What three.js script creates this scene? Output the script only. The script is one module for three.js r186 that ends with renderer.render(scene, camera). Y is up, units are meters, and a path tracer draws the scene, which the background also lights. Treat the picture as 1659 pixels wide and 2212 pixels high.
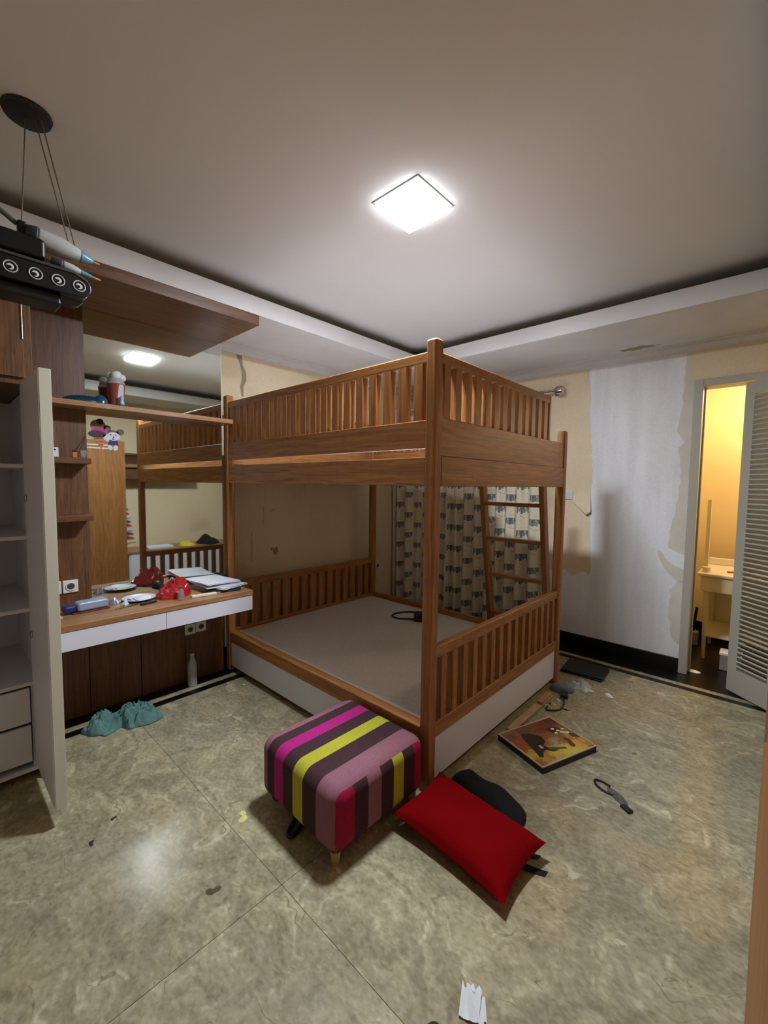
import * as THREE from 'three';
import { RoundedBoxGeometry } from 'three/addons/geometries/RoundedBoxGeometry.js';
import { mergeGeometries } from 'three/addons/utils/BufferGeometryUtils.js';
import { RectAreaLightUniformsLib } from 'three/addons/lights/RectAreaLightUniformsLib.js';

// ---------------------------------------------------------------- camera, light, exposure
const scene = new THREE.Scene();
scene.background = new THREE.Color(0x000000);            // night outside
const camera = new THREE.PerspectiveCamera(2 * Math.atan(1106 / 916.2) * 180 / Math.PI, 1659 / 2212, 0.02, 50);
{
  const yaw = 42.755 * Math.PI / 180, pitch = -3.783 * Math.PI / 180, roll = 0.692 * Math.PI / 180;
  camera.position.set(3.35, 1.5, 4.112);
  camera.rotation.order = 'YXZ';
  camera.rotation.set(pitch, yaw, roll);
}
const renderer = new THREE.WebGLRenderer({ antialias: true });
renderer.toneMapping = THREE.LinearToneMapping;
renderer.toneMappingExposure = 1.32;
renderer.shadowMap.enabled = true;
RectAreaLightUniformsLib.init();
const LAMP = { x: 2.022, y: 2.815, z: 2.5, size: 0.25, intensity: 300, color: 0xe9f1ff };

// room numbers (metres): wall_left is x = 0, wall_far is z = 0
const ROOM = { x1: 3.95, z1: 5.3, ceil: 2.815, soffit: 2.6175, lip: 2.736, lipX: 0.737, lipZ: 0.858 };

// ---------------------------------------------------------------- helpers
function rng(seed) { let a = seed >>> 0; return () => { a |= 0; a = a + 0x6D2B79F5 | 0; let t = Math.imul(a ^ a >>> 15, 1 | a); t = t + Math.imul(t ^ t >>> 7, 61 | t) ^ t; return ((t ^ t >>> 14) >>> 0) / 4294967296; }; }
const R = rng(7);
const lerp = (a, b, t) => a + (b - a) * t, clamp = (v, a = 0, b = 1) => Math.min(b, Math.max(a, v)), sm = (a, b, x) => { const t = clamp((x - a) / (b - a)); return t * t * (3 - 2 * t); };
const HN = new Float32Array(65536); { const q = rng(99); for (let i = 0; i < 65536; i++) HN[i] = q(); }
const hsh = (x, y) => HN[((x * 73856093) ^ (y * 19349663)) & 65535];
function vn(x, y, px, py) {                              // value noise, periodic in px, py cells
  const xi = Math.floor(x), yi = Math.floor(y), fx = x - xi, fy = y - yi, u = fx * fx * (3 - 2 * fx), v = fy * fy * (3 - 2 * fy);
  const m = (a, p) => ((a % p) + p) % p, x0 = m(xi, px), x1 = m(xi + 1, px), y0 = m(yi, py), y1 = m(yi + 1, py);
  return lerp(lerp(hsh(x0, y0), hsh(x1, y0), u), lerp(hsh(x0, y1), hsh(x1, y1), u), v);
}
function fbm(x, y, px, py, n = 4) { let s = 0, a = 0.5, t = 0; for (let i = 0; i < n; i++) { s += a * vn(x + i * 7.3 * 0, y, px, py); t += a; x *= 2; y *= 2; px *= 2; py *= 2; a *= 0.5; } return s / t; }
function dataTex(w, h, fn, mx, my, srgb = true) {        // fn(u, v) -> [r, g, b] 0..255; one repeat covers mx by my metres
  const d = new Uint8Array(w * h * 4);
  for (let j = 0; j < h; j++) for (let i = 0; i < w; i++) { const c = fn(i / w, j / h), k = (j * w + i) * 4; d[k] = clamp(c[0], 0, 255); d[k + 1] = clamp(c[1], 0, 255); d[k + 2] = clamp(c[2], 0, 255); d[k + 3] = 255; }
  const t = new THREE.DataTexture(d, w, h); t.wrapS = t.wrapT = THREE.RepeatWrapping; t.magFilter = THREE.LinearFilter; t.minFilter = THREE.LinearFilter;
  if (srgb) t.colorSpace = THREE.SRGBColorSpace; t.repeat.set(1 / mx, 1 / my); t.needsUpdate = true; return t;
}
function canvasTex(w, h, draw) {
  const c = document.createElement('canvas'); c.width = w; c.height = h; draw(c.getContext('2d'), w, h);
  const t = new THREE.CanvasTexture(c); t.colorSpace = THREE.SRGBColorSpace; t.wrapS = t.wrapT = THREE.RepeatWrapping; return t;
}
const M = (o) => new THREE.MeshStandardMaterial(Object.assign({ roughness: 0.6, metalness: 0 }, o));
const MP = (o) => new THREE.MeshPhysicalMaterial(Object.assign({ roughness: 0.6, metalness: 0 }, o));

const taken = {};
function numbered(n) { const k = taken[n] = (taken[n] ?? -1) + 1; return k ? n + '_' + String(k).padStart(3, '0') : n; }
const base = new Map();
function tag(o, label, category, group, kind) { if (label) o.userData.label = label; if (category) o.userData.category = category; if (group) o.userData.group = group; if (kind) o.userData.kind = kind; return o; }
function thing(name, label, category, [x, y, z], turn = 0, group) {
  const g = new THREE.Group(); g.name = numbered(name); g.position.set(x, y, z); g.rotation.y = turn; base.set(g, [x, y, z]); scene.add(g); return tag(g, label, category, group);
}
// add a geometry as one mesh; position is in world metres when the parent is unturned (the parent's base is subtracted), else local
function add(parent, name, geo, mat, [x, y, z] = [0, 0, 0], rot, local = false) {
  const m = new THREE.Mesh(geo, mat); m.castShadow = m.receiveShadow = true;
  const top = parent === scene, b = top || local ? [0, 0, 0] : base.get(parent);
  m.name = top ? numbered(name) : name;
  m.position.set(x - b[0], y - b[1], z - b[2]); if (rot) m.rotation.set(...rot);
  base.set(m, local ? [0, 0, 0] : [x, y, z]); parent.add(m); return m;
}
// uv in metres per triangle; u runs along `grain`
function metric(geo, grain = 'y', ou = R() * 3, ov = R() * 3) {
  const g = geo.index ? geo.toNonIndexed() : geo, p = g.attributes.position, uv = new Float32Array(p.count * 2), ax = 'xyz'.indexOf(grain);
  const a = new THREE.Vector3(), b = new THREE.Vector3(), c = new THREE.Vector3();
  for (let i = 0; i < p.count; i += 3) {
    a.fromBufferAttribute(p, i); b.fromBufferAttribute(p, i + 1); c.fromBufferAttribute(p, i + 2);
    const n = b.clone().sub(a).cross(c.clone().sub(a)), q = [Math.abs(n.x), Math.abs(n.y), Math.abs(n.z)], k = q.indexOf(Math.max(...q));
    let ua = ax, va = [0, 1, 2].find(t => t !== ax && t !== k);
    if (k === ax) { ua = (ax + 1) % 3; va = (ax + 2) % 3; }
    for (let j = 0; j < 3; j++) { const v = [p.getX(i + j), p.getY(i + j), p.getZ(i + j)]; uv[(i + j) * 2] = v[ua] + ou; uv[(i + j) * 2 + 1] = v[va] + ov + k * 0.37; }
  }
  g.setAttribute('uv', new THREE.BufferAttribute(uv, 2)); return g;
}
const longest = (w, h, d) => (w >= h && w >= d ? 'x' : h >= d ? 'y' : 'z');
const boxG = (w, h, d, r = 0, grain) => metric(r ? new RoundedBoxGeometry(w, h, d, 2, Math.min(r, w / 2.01, h / 2.01, d / 2.01)) : new THREE.BoxGeometry(w, h, d), grain || longest(w, h, d));
// box by its limits
function box(parent, name, [x0, x1], [y0, y1], [z0, z1], mat, r = 0, grain) {
  return add(parent, name, boxG(Math.abs(x1 - x0), Math.abs(y1 - y0), Math.abs(z1 - z0), r, grain), mat, [(x0 + x1) / 2, (y0 + y1) / 2, (z0 + z1) / 2]);
}
const struct = (o) => { o.userData.kind = 'structure'; return o; };
const V = (x, y, z) => new THREE.Vector3(x, y, z);
const tube = (pts, r, seg = 40, rs = 8, closed = false) => new THREE.TubeGeometry(new THREE.CatmullRomCurve3(pts.map(p => V(...p)), closed, 'centripetal'), seg, r, rs, closed);
const lathe = (pts, seg = 32) => new THREE.LatheGeometry(pts.map(p => new THREE.Vector2(...p)), seg);
function extr(pts, depth, bevel = 0) { const s = new THREE.Shape(pts.map(p => new THREE.Vector2(...p))); return new THREE.ExtrudeGeometry(s, { depth, bevelEnabled: bevel > 0, bevelSize: bevel, bevelThickness: bevel, bevelSegments: 2, curveSegments: 12 }); }
// closed soft body on a plane: outline radius rad(t), height hgt(s, t) with s 0..1 from the middle
function lump(rad, hgt, nr = 26, nt = 72, skirt = 0.004) {
  const P = [], I = []; const at = (s, t) => { const r = rad(t) * s; return [Math.cos(t) * r, Math.max(skirt, hgt(s, t, Math.cos(t) * r, Math.sin(t) * r)), Math.sin(t) * r]; };
  P.push(0, hgt(0, 0, 0, 0), 0);
  for (let i = 1; i <= nr; i++) for (let j = 0; j < nt; j++) { const s = Math.sin(i / nr * Math.PI / 2) ** 0.8, p = at(s, j / nt * Math.PI * 2); if (i === nr) p[1] = skirt; P.push(...p); }
  for (let j = 0; j < nt; j++) { const q = nt * (nr - 1) + 1 + j; P.push(P[q * 3] * 0.98, 0, P[q * 3 + 2] * 0.98); }
  for (let j = 0; j < nt; j++) I.push(0, 1 + (j + 1) % nt, 1 + j);
  for (let i = 0; i < nr; i++) for (let j = 0; j < nt; j++) { const a = 1 + i * nt + j, b = 1 + i * nt + (j + 1) % nt, c = a + nt, d = b + nt; I.push(a, b, c, b, d, c); }
  const g = new THREE.BufferGeometry(); g.setAttribute('position', new THREE.Float32BufferAttribute(P, 3)); g.setIndex(I);
  const uv = []; for (let i = 0; i < P.length; i += 3) uv.push(P[i], P[i + 2]); g.setAttribute('uv', new THREE.Float32BufferAttribute(uv, 2)); g.computeVertexNormals(); return g;
}
const facet = (g) => { const q = g.toNonIndexed(); q.computeVertexNormals(); return q; };
// a bent sheet with thickness: f(u, v) -> [x, y, z]
function sheet(f, nu, nv, th = 0.0006, dir = [0, 1, 0], us = 1, vs = 1) {
  const P = [], UV = [], I = [], n = (nu + 1) * (nv + 1);
  for (let k = 0; k < 2; k++) for (let j = 0; j <= nv; j++) for (let i = 0; i <= nu; i++) { const p = f(i / nu, j / nv); for (let q = 0; q < 3; q++) P.push(p[q] + (k ? -dir[q] * th : 0)); UV.push(i / nu * us, j / nv * vs); }
  for (let j = 0; j < nv; j++) for (let i = 0; i < nu; i++) { const a = j * (nu + 1) + i, b = a + 1, c = a + nu + 1, d = c + 1; I.push(a, b, c, b, d, c, n + a, n + c, n + b, n + b, n + c, n + d); }
  const edge = (a, b) => I.push(a, n + a, b, b, n + a, n + b);
  for (let i = 0; i < nu; i++) { edge(i + 1, i); edge(nv * (nu + 1) + i, nv * (nu + 1) + i + 1); }
  for (let j = 0; j < nv; j++) { edge(j * (nu + 1), (j + 1) * (nu + 1)); edge((j + 1) * (nu + 1) + nu, j * (nu + 1) + nu); }
  const g = new THREE.BufferGeometry(); g.setAttribute('position', new THREE.Float32BufferAttribute(P, 3)); g.setAttribute('uv', new THREE.Float32BufferAttribute(UV, 2)); g.setIndex(I); g.computeVertexNormals(); return g;
}

// ---------------------------------------------------------------- textures and materials
const mix3 = (a, b, t) => [lerp(a[0], b[0], t), lerp(a[1], b[1], t), lerp(a[2], b[2], t)];
const woodFn = (dark, mid, light) => (u, v) => {
  const w = fbm(u * 4, v * 6, 4, 6, 3), w2 = fbm(u * 3, v * 14, 3, 14, 3);
  const ring = 0.5 + 0.5 * Math.sin((v * 13 + (w - 0.5) * 3.2) * Math.PI * 2), fib = fbm(u * 10, v * 220, 10, 220, 2), pore = vn(u * 30, v * 380, 30, 380);
  let c = mix3(mid, light, clamp(ring * 0.5 + (w2 - 0.4) * 0.9)); c = mix3(c, dark, clamp((fib - 0.5) * 1.7)); return mix3(c, dark, pore > 0.83 ? 0.55 : 0);
};
const woodTex = dataTex(1024, 1024, woodFn([98, 57, 24], [150, 97, 48], [184, 128, 72]), 2.0, 0.62);
const wood = M({ map: woodTex, roughness: 0.46 });
const woodDarkTex = dataTex(512, 512, woodFn([64, 39, 20], [102, 66, 37], [128, 87, 54]), 1.8, 0.6);
const woodDark = M({ map: woodDarkTex, roughness: 0.42 });
const woodDesk = M({ map: dataTex(512, 512, woodFn([112, 74, 40], [152, 109, 68], [178, 134, 90]), 1.8, 0.6), roughness: 0.4 });
const woodCol = M({ map: dataTex(512, 512, woodFn([60, 37, 19], [98, 63, 34], [122, 84, 50]), 1.7, 0.55), roughness: 0.42 });
const woodPlank = M({ map: dataTex(256, 256, woodFn([140, 112, 70], [170, 142, 96], [188, 162, 116]), 1.6, 0.5), roughness: 0.7 });
const woodPale = M({ map: dataTex(512, 512, woodFn([106, 64, 28], [146, 96, 48], [174, 122, 68]), 1.6, 0.5), roughness: 0.5 });
const marbleTex = dataTex(2048, 2048, (u, v) => {
  const wx = (fbm(u * 8, v * 8, 8, 8, 4) - 0.5), wy = (fbm(u * 8 + 3, v * 8 + 3, 8, 8, 4) - 0.5);
  const big = fbm(u * 4 + wx * 2, v * 5 + wy * 2, 4, 5, 4), med = fbm(u * 26 + wx * 7, v * 44 + wy * 10, 26, 44, 4), fine = fbm(u * 170, v * 230, 170, 230, 3);
  const r1 = 1 - Math.abs(2 * fbm(u * 9 + wx * 2.5, v * 34 + wy * 6, 9, 34, 4) - 1);
  const chip = vn(u * 46 + wx * 12, v * 80 + wy * 18, 46, 80), chip2 = vn(u * 120 + wy * 16, v * 210 + wx * 22, 120, 210);
  const flake = vn(u * 60 + wx * 9, v * 190 + wy * 24, 60, 190);
  let c = mix3([138, 130, 103], [170, 161, 128], sm(0.28, 0.72, big * 0.4 + med * 0.6));
  c = mix3(c, [134, 130, 110], sm(0.5, 0.74, fbm(u * 5, v * 5, 5, 5, 4)) * 0.5); c = mix3(c, [170, 148, 108], sm(0.58, 0.8, fbm(u * 6 + 2, v * 6 + 5, 6, 6, 4)) * 0.4);
  c = mix3(c, [198, 189, 158], sm(0.7, 0.92, chip) * 0.62 * sm(0.42, 0.62, med)); c = mix3(c, [120, 110, 80], sm(0.74, 0.95, chip2) * 0.4 * sm(0.62, 0.42, med)); c = mix3(c, [126, 116, 86], sm(0.78, 0.96, flake) * 0.38);
  c = mix3(c, [104, 94, 66], sm(0.978, 1.0, r1) * 0.55 * sm(0.52, 0.64, med));
  const f = (fine - 0.5) * 44; return [c[0] + f, c[1] + f, c[2] + f];
}, 2.6, 2.6);
const marbleRough = dataTex(512, 512, (u, v) => { const a = fbm(u * 12, v * 12, 12, 12, 5), k = 34 + a * 44; return [k, k, k]; }, 1.7, 1.7, false);
const marbleMat = [0, 1, 2].map(i => { const m = M({ map: marbleTex, roughnessMap: marbleRough, roughness: 1 }); return m; });
const blackStone = M({ color: 0x0b0a09, roughness: 0.28 });
const beigeStone = M({ map: marbleTex, roughness: 0.35 });
const plasterTex = dataTex(1024, 1024, (u, v) => {
  const a = fbm(u * 4, v * 3, 4, 3, 5), st = fbm(u * 26, v * 3, 26, 3, 3), f = vn(u * 260, v * 260, 260, 260) * 8; const k = 226 + (a - 0.5) * 30 + (st - 0.5) * 24 + f; return [k, k, k];
}, 2.2, 2.2);
const plaster = M({ map: plasterTex, roughness: 0.9 });
const paperTex = dataTex(512, 512, (u, v) => { const a = fbm(u * 4, v * 4, 4, 4, 5), f = vn(u * 200, v * 200, 200, 200) * 8, s = sm(0.66, 0.85, fbm(u * 3 + 0.5, v * 5, 3, 5, 4)); const c = mix3([226, 208, 174], [190, 164, 122], s * 0.35 + (a - 0.5) * 0.35); return [c[0] + f, c[1] + f, c[2] + f]; }, 1.7, 1.7);
const wallpaper = M({ map: paperTex, roughness: 0.85 });
const oldPaper = M({ map: dataTex(256, 256, (u, v) => { const a = fbm(u * 6, v * 6, 6, 6, 4); return mix3([226, 223, 211], [210, 203, 184], a); }, 0.6, 0.6), roughness: 0.9 });
const ceilingMat = M({ color: new THREE.Color(0.78, 0.77, 0.75), roughness: 0.95 });
const soffitMat = M({ map: dataTex(256, 256, (u, v) => { const k = 222 + (fbm(u * 6, v * 6, 6, 6, 5) - 0.5) * 20; return [k, k - 2, k - 4]; }, 1.5, 1.5), roughness: 0.9 });
const whiteLam = M({ color: 0xdcdae2, roughness: 0.38 });
const boardMat = M({ map: dataTex(256, 256, (u, v) => { const k = 222 + (fbm(u * 60, v * 60, 60, 60, 3) - 0.5) * 16; return [k, k - 6, k - 10]; }, 0.8, 0.8), roughness: 0.75 });
const upperBoard = M({ color: 0xe8e8ea, roughness: 0.6 });
const paintGrey = M({ color: 0xb2ad9c, roughness: 0.5 });
const doorWhite = M({ color: 0xc2bda8, roughness: 0.45 });
const chrome = M({ color: 0xc8c8c4, roughness: 0.18, metalness: 1 });
const alu = M({ color: 0xbfc0c2, roughness: 0.3, metalness: 1 });
const blackPl = M({ color: 0x0c0c0d, roughness: 0.45 });
const blackCloth = M({ color: 0x0a0a0b, roughness: 0.95 });
const darkMetal = M({ color: 0x15171a, roughness: 0.4, metalness: 0.5 });
const whitePl = M({ color: 0xdcd8ce, roughness: 0.4 });
const paperW = M({ color: 0xd9dbe2, roughness: 0.8 });
const mirrorMat = M({ color: 0xd6dcd2, roughness: 0.025, metalness: 1 });

// ---------------------------------------------------------------- room shell
{
  const W = 0.14;
  const floor = struct(box(scene, 'floor', [-W, ROOM.x1 + W], [-0.1, -0.008], [-W, ROOM.z1 + W], M({ color: 0x6a604a, roughness: 0.9 })));
  const slabX = [0.395, 2.07, 3.76, ROOM.x1], slabZ = [0.3375, 1.80, 3.266, 4.73, ROOM.z1], j = 0.0009; let n = 0;
  for (let i = 0; i < 3; i++) for (let k = 0; k < 4; k++) {
    const w = slabX[i + 1] - slabX[i] - 2 * j, d = slabZ[k + 1] - slabZ[k] - 2 * j; n++;
    const g = metric(new THREE.BoxGeometry(w, 0.012, d), 'x', n * 0.83, n * 1.37);
    add(floor, 'marble_slab', g, marbleMat[n % 3], [(slabX[i] + slabX[i + 1]) / 2, -0.006, (slabZ[k] + slabZ[k + 1]) / 2]);
  }
  const strip = (x, z, m) => box(floor, 'border_strip', x, [-0.012, 0], z, m);
  strip([0, 0.275], [0, ROOM.z1], blackStone); strip([0.275, 0.332], [0.222, ROOM.z1], beigeStone); strip([0.332, 0.395], [0.275, ROOM.z1], blackStone);
  strip([0.275, ROOM.x1], [0, 0.222], blackStone); strip([0.332, ROOM.x1], [0.222, 0.275], beigeStone); strip([0.395, ROOM.x1], [0.275, 0.3375], blackStone);

  // wall_left with the stains and the crack that the photograph shows on it
  const wl = struct(box(scene, 'wall_left', [-W, 0], [0, 2.95], [-W, ROOM.z1 + W], wallpaper));
  const stainMat = M({ color: 0x9c8e78, roughness: 0.95 }), stainMat2 = M({ color: 0xcdb992, roughness: 0.95 });
  const blot = (pts, m, name) => { const g = extr(pts, 0.0008); g.rotateY(Math.PI / 2); return add(wl, name, g, m, [0.0002, 0, 0]); };   // shape x -> -z
  const crack = []; const ck = [[2.3, 2.61], [2.29, 2.55], [2.265, 2.48], [2.245, 2.42], [2.25, 2.36], [2.262, 2.30], [2.27, 2.22]];
  ck.forEach(([z, y], i) => crack.push([-z + 0.016 + 0.01 * Math.sin(i * 2.1) * (i < 6 ? 1 : 0), y])); ck.slice().reverse().forEach(([z, y], i) => crack.push([-z - (i ? 0.022 : 0.002) + 0.006 * Math.sin(i * 3.3), y]));
  blot(crack, stainMat, 'damp_crack');
  const spot = (z, y, r, m, name) => { const p = []; for (let i = 0; i < 22; i++) { const a = i / 22 * 6.283, q = r * (0.75 + 0.5 * HN[i * 31 + Math.round(z * 100)]); p.push([-z + Math.cos(a) * q, y + Math.sin(a) * q * 1.1]); } blot(p, m, name); };
  spot(1.95, 0.875, 0.03, stainMat, 'dirt_mark'); spot(1.99, 0.90, 0.012, stainMat, 'dirt_mark');
  for (const [z, y0, y1, w] of [[2.19, 0.80, 1.08, 0.010], [2.07, 1.12, 1.3, 0.006], [1.98, 1.24, 1.26, 0.05]]) blot([[-z - w, y0], [-z + w * 0.5, y0 + 0.01], [-z + w, y1 * 0.6 + y0 * 0.4], [-z + w * 0.3, y1], [-z - w * 0.6, y1 - 0.02]], stainMat2, 'dirt_streak');

  // wall_far: bare plaster with openings for the door and the window
  const s = new THREE.Shape([[-W, 0], [2.89, 0], [2.89, 2.282], [3.66, 2.282], [3.66, 0], [ROOM.x1 + W, 0], [ROOM.x1 + W, 2.95], [-W, 2.95]].map(p => new THREE.Vector2(...p)));
  s.holes.push(new THREE.Path([[0.32, 0.95], [0.32, 2.25], [1.66, 2.25], [1.66, 0.95]].map(p => new THREE.Vector2(...p))));
  const wf = struct(add(scene, 'wall_far', metric(new THREE.ExtrudeGeometry(s, { depth: W, bevelEnabled: false }), 'x'), plaster, [0, 0, -W]));
  const paper = (pts, m = wallpaper, name = 'wallpaper_sheet', d = 0.002) => add(wf, name, metric(extr(pts, d), 'x'), m, [0, 0, 0.0002]);
  const jit = (i, a) => (HN[(i * 977) & 65535] - 0.5) * a;
  // left sheet: torn right and lower edges (window opening left free)
  const L = [[0, 0.12], [0, 2.61]]; L.push([2.058, 2.605]);
  for (let i = 1; i < 30; i++) { const y = 2.605 - i * 0.046; L.push([2.06 + 0.045 * sm(2.2, 1.9, y) + jit(i, 0.012) + 0.012 * Math.sin(y * 9), y]); }
  L.push([2.112, 1.235], [2.118, 1.1], [2.128, 0.9], [2.135, 0.72]);
  for (let i = 0; i < 16; i++) L.push([2.12 - i * 0.03, 0.69 + jit(i + 60, 0.03) + 0.02 * Math.sin(i)]);
  L.push([1.62, 0.62], [1.2, 0.5], [1.0, 0.12]);
  const ls = new THREE.Shape(L.map(p => new THREE.Vector2(...p))); ls.holes.push(new THREE.Path([[0.31, 0.94], [0.31, 2.26], [1.67, 2.26], [1.67, 0.94]].map(p => new THREE.Vector2(...p))));
  add(wf, 'wallpaper_sheet', metric(new THREE.ExtrudeGeometry(ls, { depth: 0.002, bevelEnabled: false }), 'x'), wallpaper, [0, 0, 0.0002]);
  // peeling corner of the left sheet
  const fp = sheet((u, v) => { const x = lerp(lerp(1.90, 2.10, u), lerp(2.085, 2.122, u), v), y = lerp(lerp(1.40, 1.50, u), lerp(1.245, 1.27, u), v); return [x, y, 0.003 + 0.035 * v * v + 0.006 * Math.sin(u * 3) * v]; }, 8, 12, 0.0012, [0, 0, 1], 0.2, 0.2);
  add(wf, 'peeling_flap', fp, wallpaper, [0, 0, 0]);
  // sheet over the door and remnants beside the frame
  paper([[2.825, 2.335], [2.812, 2.61], [ROOM.x1, 2.61], [ROOM.x1, 2.335]]);
  const rm = [[2.833, 2.60], [2.77, 2.60]]; for (let i = 0; i < 36; i++) { const y = 2.58 - i * 0.045; let x = 2.765 + jit(i + 200, 0.02); if (y < 2.15 && y > 1.95) x = lerp(2.765, 2.735, (2.15 - y) / 0.2); if (y < 1.95 && y > 1.84) x = lerp(2.74, 2.80, (1.95 - y) / 0.11) + jit(i, 0.01); if (y < 1.84) x = 2.745 + 0.03 * Math.sin(y * 5) + jit(i + 300, 0.015); rm.push([x, y]); } rm.push([2.833, 0.96]);
  paper(rm, oldPaper, 'wallpaper_remnant', 0.0015);
  paper([[2.646, 0.985], [2.672, 0.975], [2.72, 0.90], [2.78, 0.86], [2.833, 0.845], [2.833, 0.735], [2.79, 0.745], [2.73, 0.80], [2.69, 0.86], [2.655, 0.93]], oldPaper, 'wallpaper_remnant', 0.0015);
  const r3 = [[2.833, 0.74], [2.80, 0.75], [2.775, 0.70], [2.742, 0.665]]; for (let i = 0; i < 12; i++) r3.push([2.752 + jit(i + 400, 0.02) + (i > 6 ? 0.02 : 0), 0.64 - i * 0.034]); r3.push([2.833, 0.22]);
  paper(r3, oldPaper, 'wallpaper_remnant', 0.0015);

  struct(box(scene, 'wall_right', [ROOM.x1, ROOM.x1 + W], [0, 2.95], [-W, ROOM.z1 + W], wallpaper));
  struct(box(scene, 'wall_near', [-W, ROOM.x1 + W], [0, 2.95], [ROOM.z1, ROOM.z1 + W], wallpaper));
  struct(box(scene, 'ceiling', [-W, ROOM.x1 + W], [ROOM.ceil, 2.95], [-W, ROOM.z1 + W], ceilingMat));
  // dropped border: soffit board and upright lip of each side, one trim each
  const so = ROOM.soffit, lp = ROOM.lip, t = 0.022, fx = ROOM.x1 - 0.66, fz = ROOM.z1 - 0.86;
  const trim = (sx, sz, lx, lz) => { const o = struct(box(scene, 'trim_soffit', sx, [so, so + t], sz, soffitMat)); box(o, 'lip', lx, [so, lp], lz, soffitMat, 0.004); return o; };
  trim([0, ROOM.lipX - t], [0, ROOM.z1], [ROOM.lipX - t, ROOM.lipX], [ROOM.lipZ - t, fz + t]);
  const tf = trim([ROOM.lipX - t, fx + t], [0, ROOM.lipZ - t], [ROOM.lipX, fx], [ROOM.lipZ - t, ROOM.lipZ]);
  trim([fx + t, ROOM.x1], [0, ROOM.z1], [fx, fx + t], [ROOM.lipZ - t, fz + t]);
  trim([ROOM.lipX - t, fx + t], [fz + t, ROOM.z1], [ROOM.lipX, fx], [fz, fz + t]);
  // cornice under the soffit: stepped profile
  const corn = (name, len, rotY, pos) => { const g = extr([[0, 0], [0, -0.06], [0.012, -0.06], [0.012, -0.045], [0.03, -0.03], [0.05, -0.022], [0.05, -0.01], [0.085, -0.01], [0.085, 0]], len); const o = struct(add(scene, name, g, soffitMat, pos, [0, rotY, 0])); return o; };
  corn('trim_cornice', 2.50, 0, [0, so, 0]);                                  // on wall_left, from the corner to the desk unit
  corn('trim_cornice', ROOM.x1, -Math.PI / 2, [ROOM.x1, so, 0]);              // on wall_far
  // damp stain on the far soffit
  const ds = []; for (let i = 0; i < 26; i++) { const a = i / 26 * 6.283, q = 0.6 + 0.7 * HN[i * 53 + 11]; ds.push([2.47 + Math.cos(a) * 0.13 * q, 0.17 + Math.sin(a) * 0.045 * q]); }
  const dg = extr(ds, 0.001); dg.rotateX(Math.PI / 2); add(tf, 'damp_stain', dg, M({ color: 0xa8977e, roughness: 0.95 }), [0, so, 0]);

  struct(box(scene, 'baseboard_far', [0, 2.835], [0, 0.114], [0, 0.015], blackStone, 0.003));
  struct(box(scene, 'baseboard_left', [0, 0.015], [0, 0.114], [0.015, 2.54], blackStone, 0.003));
  struct(box(scene, 'baseboard_right', [ROOM.x1 - 0.015, ROOM.x1], [0, 0.114], [0.02, ROOM.z1 - 0.02], blackStone, 0.003));

  // window behind the curtain: frame, mullion and two dark panes, night outside
  const wn = struct(new THREE.Group()); wn.name = 'window_1'; wn.position.set(0.99, 0.95, 0); base.set(wn, [0.99, 0.95, 0]); scene.add(wn);
  const fm = M({ color: 0xd8d4c8, roughness: 0.5 });
  box(wn, 'frame', [0.32, 0.38], [0.95, 2.25], [-0.1, 0.012], fm, 0.004); box(wn, 'frame', [1.60, 1.66], [0.95, 2.25], [-0.1, 0.012], fm, 0.004);
  box(wn, 'frame', [0.38, 1.60], [0.95, 1.01], [-0.1, 0.012], fm, 0.004); box(wn, 'frame', [0.38, 1.60], [2.19, 2.25], [-0.1, 0.012], fm, 0.004); box(wn, 'mullion', [0.965, 1.015], [1.01, 2.19], [-0.08, 0.0], fm, 0.004);
  const gl = MP({ color: 0x223038, roughness: 0.03, transmission: 0.6, thickness: 0 });
  box(wn, 'pane', [0.38, 0.965], [1.01, 2.19], [-0.05, -0.045], gl); box(wn, 'pane', [1.015, 1.60], [1.01, 2.19], [-0.05, -0.045], gl);
}

// ---------------------------------------------------------------- ceiling lamp
{
  const { x, y, z, size, intensity } = LAMP, h = size / 2;
  const t = thing('ceiling_lamp', 'lit square white panel lamp on the ceiling above the bunk bed', 'lamp', [x, y, z]);
  const fr = M({ color: 0xc4c4c6, roughness: 0.35, metalness: 0.5 }), D = 0.034;
  for (const s of [-1, 1]) { box(t, 'frame_bar', [x - h - 0.012, x + h + 0.012], [y - 0.006, y], s > 0 ? [z + h, z + h + 0.012] : [z - h - 0.012, z - h], fr, 0.002); box(t, 'frame_bar', s > 0 ? [x + h, x + h + 0.012] : [x - h - 0.012, x - h], [y - 0.006, y], [z - h, z + h], fr, 0.002); }
  box(t, 'diffuser', [x - h, x + h], [y - D, y], [z - h, z + h], M({ color: 0xffffff, emissive: 0xeef4ff, emissiveIntensity: 4, roughness: 0.6 }));
  const panel = (w, hh, px, py, pz, rx, ry) => { const l = new THREE.RectAreaLight(LAMP.color, hh < w ? intensity * 0.008 : intensity, w, hh); l.name = 'lamp_light'; l.position.set(px, py, pz); l.rotation.set(rx, ry, 0); t.add(l); };
  panel(size, size, 0, -D - 0.003, 0, -Math.PI / 2, 0);
  for (const [dx, dz, ry] of [[1, 0, -Math.PI / 2], [-1, 0, Math.PI / 2], [0, 1, Math.PI], [0, -1, 0]]) panel(size, D - 0.008, dx * (h + 0.002), -D / 2 - 0.003, dz * (h + 0.002), 0, ry);
}

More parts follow.
